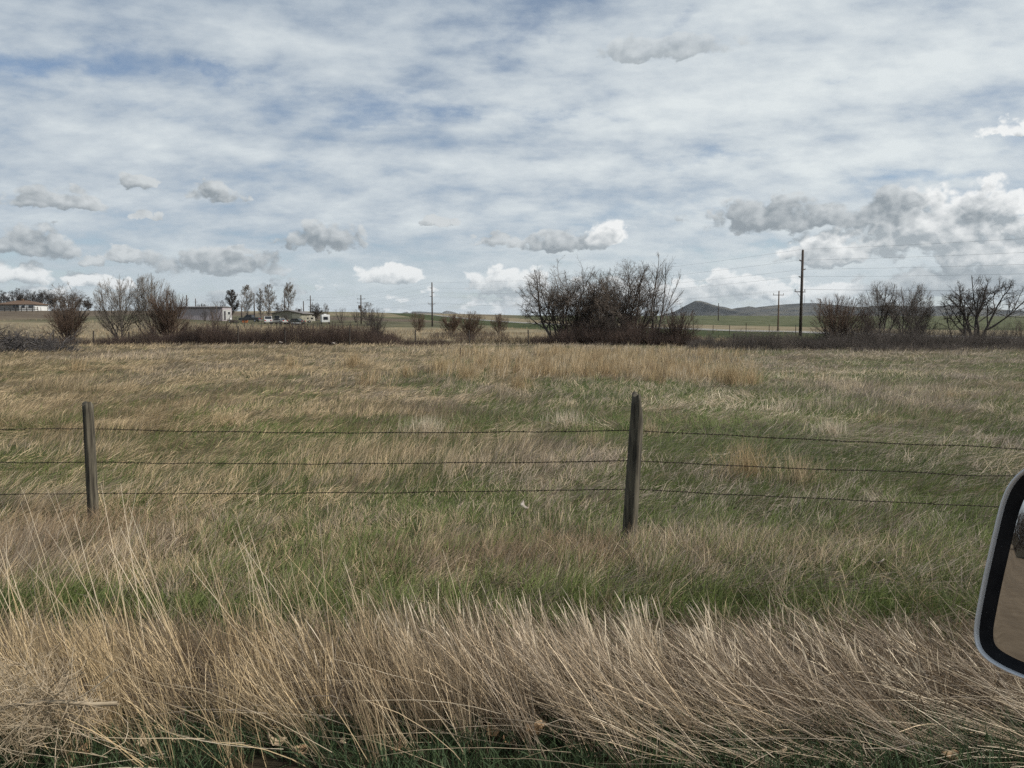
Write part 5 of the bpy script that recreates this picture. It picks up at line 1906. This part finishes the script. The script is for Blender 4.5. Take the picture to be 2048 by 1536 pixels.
def tumbleweed():
    rng = np.random.default_rng(17)
    Y = 2.72
    c = at(38, 1402, Y)
    c[2] = max(c[2], gz(c[0], c[1]) + .24)
    root = empty('tumbleweed', (c[0], c[1], gz(c[0], c[1])))
    tag(root, 'tangled tan tumbleweed lying against the tall dry grass', 'tumbleweed')
    o0 = np.array(root.location)
    s0, s1 = at(236, 1407, Y - .06), at(78, 1404, Y - .06)
    s2 = at(-30, 1440, Y)
    st = np.array([s0, s0 * .66 + s1 * .34 + [0, 0, -.006], s0 * .3 + s1 * .7 + [0, .0, .002], s1, s1 * .5 + s2 * .5 + [0, 0, .02], s2])[None] - o0
    MBt = tubes(st, np.array([[.0082, .0078, .0070, .0062, .0045, .003]]), 7)
    mesh_np('stem', *MBt, M['tumble'], root, smooth=True)
    ctr = c - o0
    env = (ctr, np.array([.36, .30, .25]))
    n = 30
    t = rng.uniform(.4, 1, n)
    p = (s0[None] * (1 - t[:, None]) + s1[None] * t[:, None]) - o0
    d = unit(rng.normal(0, 1, (n, 3)) + np.array([-.55, .1, .25]))
    ln = rng.uniform(.22, .5, n)
    a, b_ = grow(rng, p, d, ln, np.full(n, .0019), 9, .27, .0, .5)
    parts = [tubes(a, b_, 4)]
    for nn, lr, wa in ((13, .6, .32), (8, .5, .36), (5, .5, .4)):
        p, d, l, r = fork(rng, a, b_, ln, nn, .1, 1, 48, 18, lr, .72, env, rmin=.0009)
        a, b_ = grow(rng, p, d, l, r, 4, wa, .0, .6)
        ln = l
        parts.append(tubes(a, b_, 3))
    V_, F_ = join(parts)
    V_[:, 2] = np.maximum(V_[:, 2], .004)
    mesh_np('twigs', V_, F_, M['tumble'], root, smooth=True)


tumbleweed()

m_leaf = noisy('brown_leaf', (.22, .13, .065), (.38, .27, .16), 25, rough=.7)
m_leafp = noisy('pale_leaf', (.27, .20, .125), (.38, .30, .20), 25, rough=.7)


def leaf(label, px, py, size, mat, seed, lift=.03, group='fallen leaves in the verge'):
    rng = np.random.default_rng(seed)
    b = hit(px, py)
    nu, nv = 9, 7
    V_, F_ = [], []
    curl, cup = rng.uniform(.3, 1.1), rng.uniform(-.8, .8)
    for i in range(nu):
        u = i / (nu - 1)
        w = math.sin(math.pi * u ** .8) ** .75 * .42 * (1 + .22 * math.sin(u * 19 + seed))
        for j in range(nv):
            v = j / (nv - 1) * 2 - 1
            V_.append(((u - .5) * size, v * w * size, (curl * (u - .5) ** 2 * 1.6 + cup * v * v * .32 + .03 * math.sin(9 * u + 5 * v)) * size))
    for i in range(nu - 1):
        F_ += [(i * nv + j, i * nv + j + 1, (i + 1) * nv + j + 1, (i + 1) * nv + j) for j in range(nv - 1)]
    me = bpy.data.meshes.new('fallen_leaf')
    me.from_pydata(V_, [], F_)
    me.materials.append(mat)
    me.polygons.foreach_set('use_smooth', [True] * len(me.polygons))
    o = bpy.data.objects.new('fallen_leaf', me)
    o.location = (b[0], b[1], b[2] + lift)
    o.rotation_euler = (rng.uniform(-.5, .7), rng.uniform(-.6, .6), rng.uniform(0, 6.3))
    sl = o.modifiers.new('thickness', 'SOLIDIFY')
    sl.thickness = .0012
    COL.objects.link(o)
    tag(o, label, 'leaf', group)
    return o


leaf('large curled red brown leaf at the front edge of the grass', 1075, 1512, .10, m_leaf, 1, .085)
leaf('pale folded leaf just left of the large red brown leaf', 1056, 1494, .06, m_leafp, 2, .09)
for k, (lx, ly, s) in enumerate([(1015, 1506, .05), (1110, 1475, .055), (985, 1485, .06), (1140, 1510, .045), (795, 1515, .055), (545, 1508, .08), (600, 1520, .06), (685, 1502, .04), (1440, 1450, .06),
                                 (290, 1505, .06), (195, 1490, .06), (1335, 1525, .05), (1900, 1528, .06), (1960, 1510, .05), (1655, 1495, .04), (1560, 1520, .05), (170, 1520, .05)]):
    leaf('small dry tan leaf lying in the green grass at the front edge', lx, ly, s, m_leafp if k % 2 else m_leaf, 10 + k, .04)

m_paper = noisy('weathered_white_scrap', (.27, .23, .195), (.40, .355, .315), 12, rough=.8)
for k, (lx, ly, s, w_) in enumerate([(1050, 1028, .10, 'crumpled pale pink scrap lying in the field beyond the fence'), (1755, 1150, .10, 'pale scrap lying in the grass near the wing mirror'),
                                     (562, 691, .34, 'white scrap at the foot of the left thicket, the left one of two'), (668, 693, .30, 'white scrap at the foot of the left thicket, the right one of two')]):
    o = leaf(w_, lx, ly, s, m_paper, 60 + k, .06 + s * .25, 'pale scraps lying in the field')
    o.name = 'paper_scrap'
    o['category'] = 'litter'


# ------------------------------------------------------------------ air between the near field and the far hills
hm = bpy.data.materials.new('thin_air')
hm.use_nodes = True
hn = hm.node_tree
hn.nodes.clear()
pv = hn.nodes.new('ShaderNodeVolumePrincipled')
pv.inputs['Color'].default_value = (.86, .92, 1.0, 1)
pv.inputs['Density'].default_value = 3.2e-5
pv.inputs['Anisotropy'].default_value = .2
ho = hn.nodes.new('ShaderNodeOutputMaterial')
hn.links.new(pv.outputs[0], ho.inputs['Volume'])
o = MB().box((0, 1600, 82), (34000, 25000, 196)).build('haze', hm)
tag(o, 'thin pale air over the whole plain', kind='stuff')
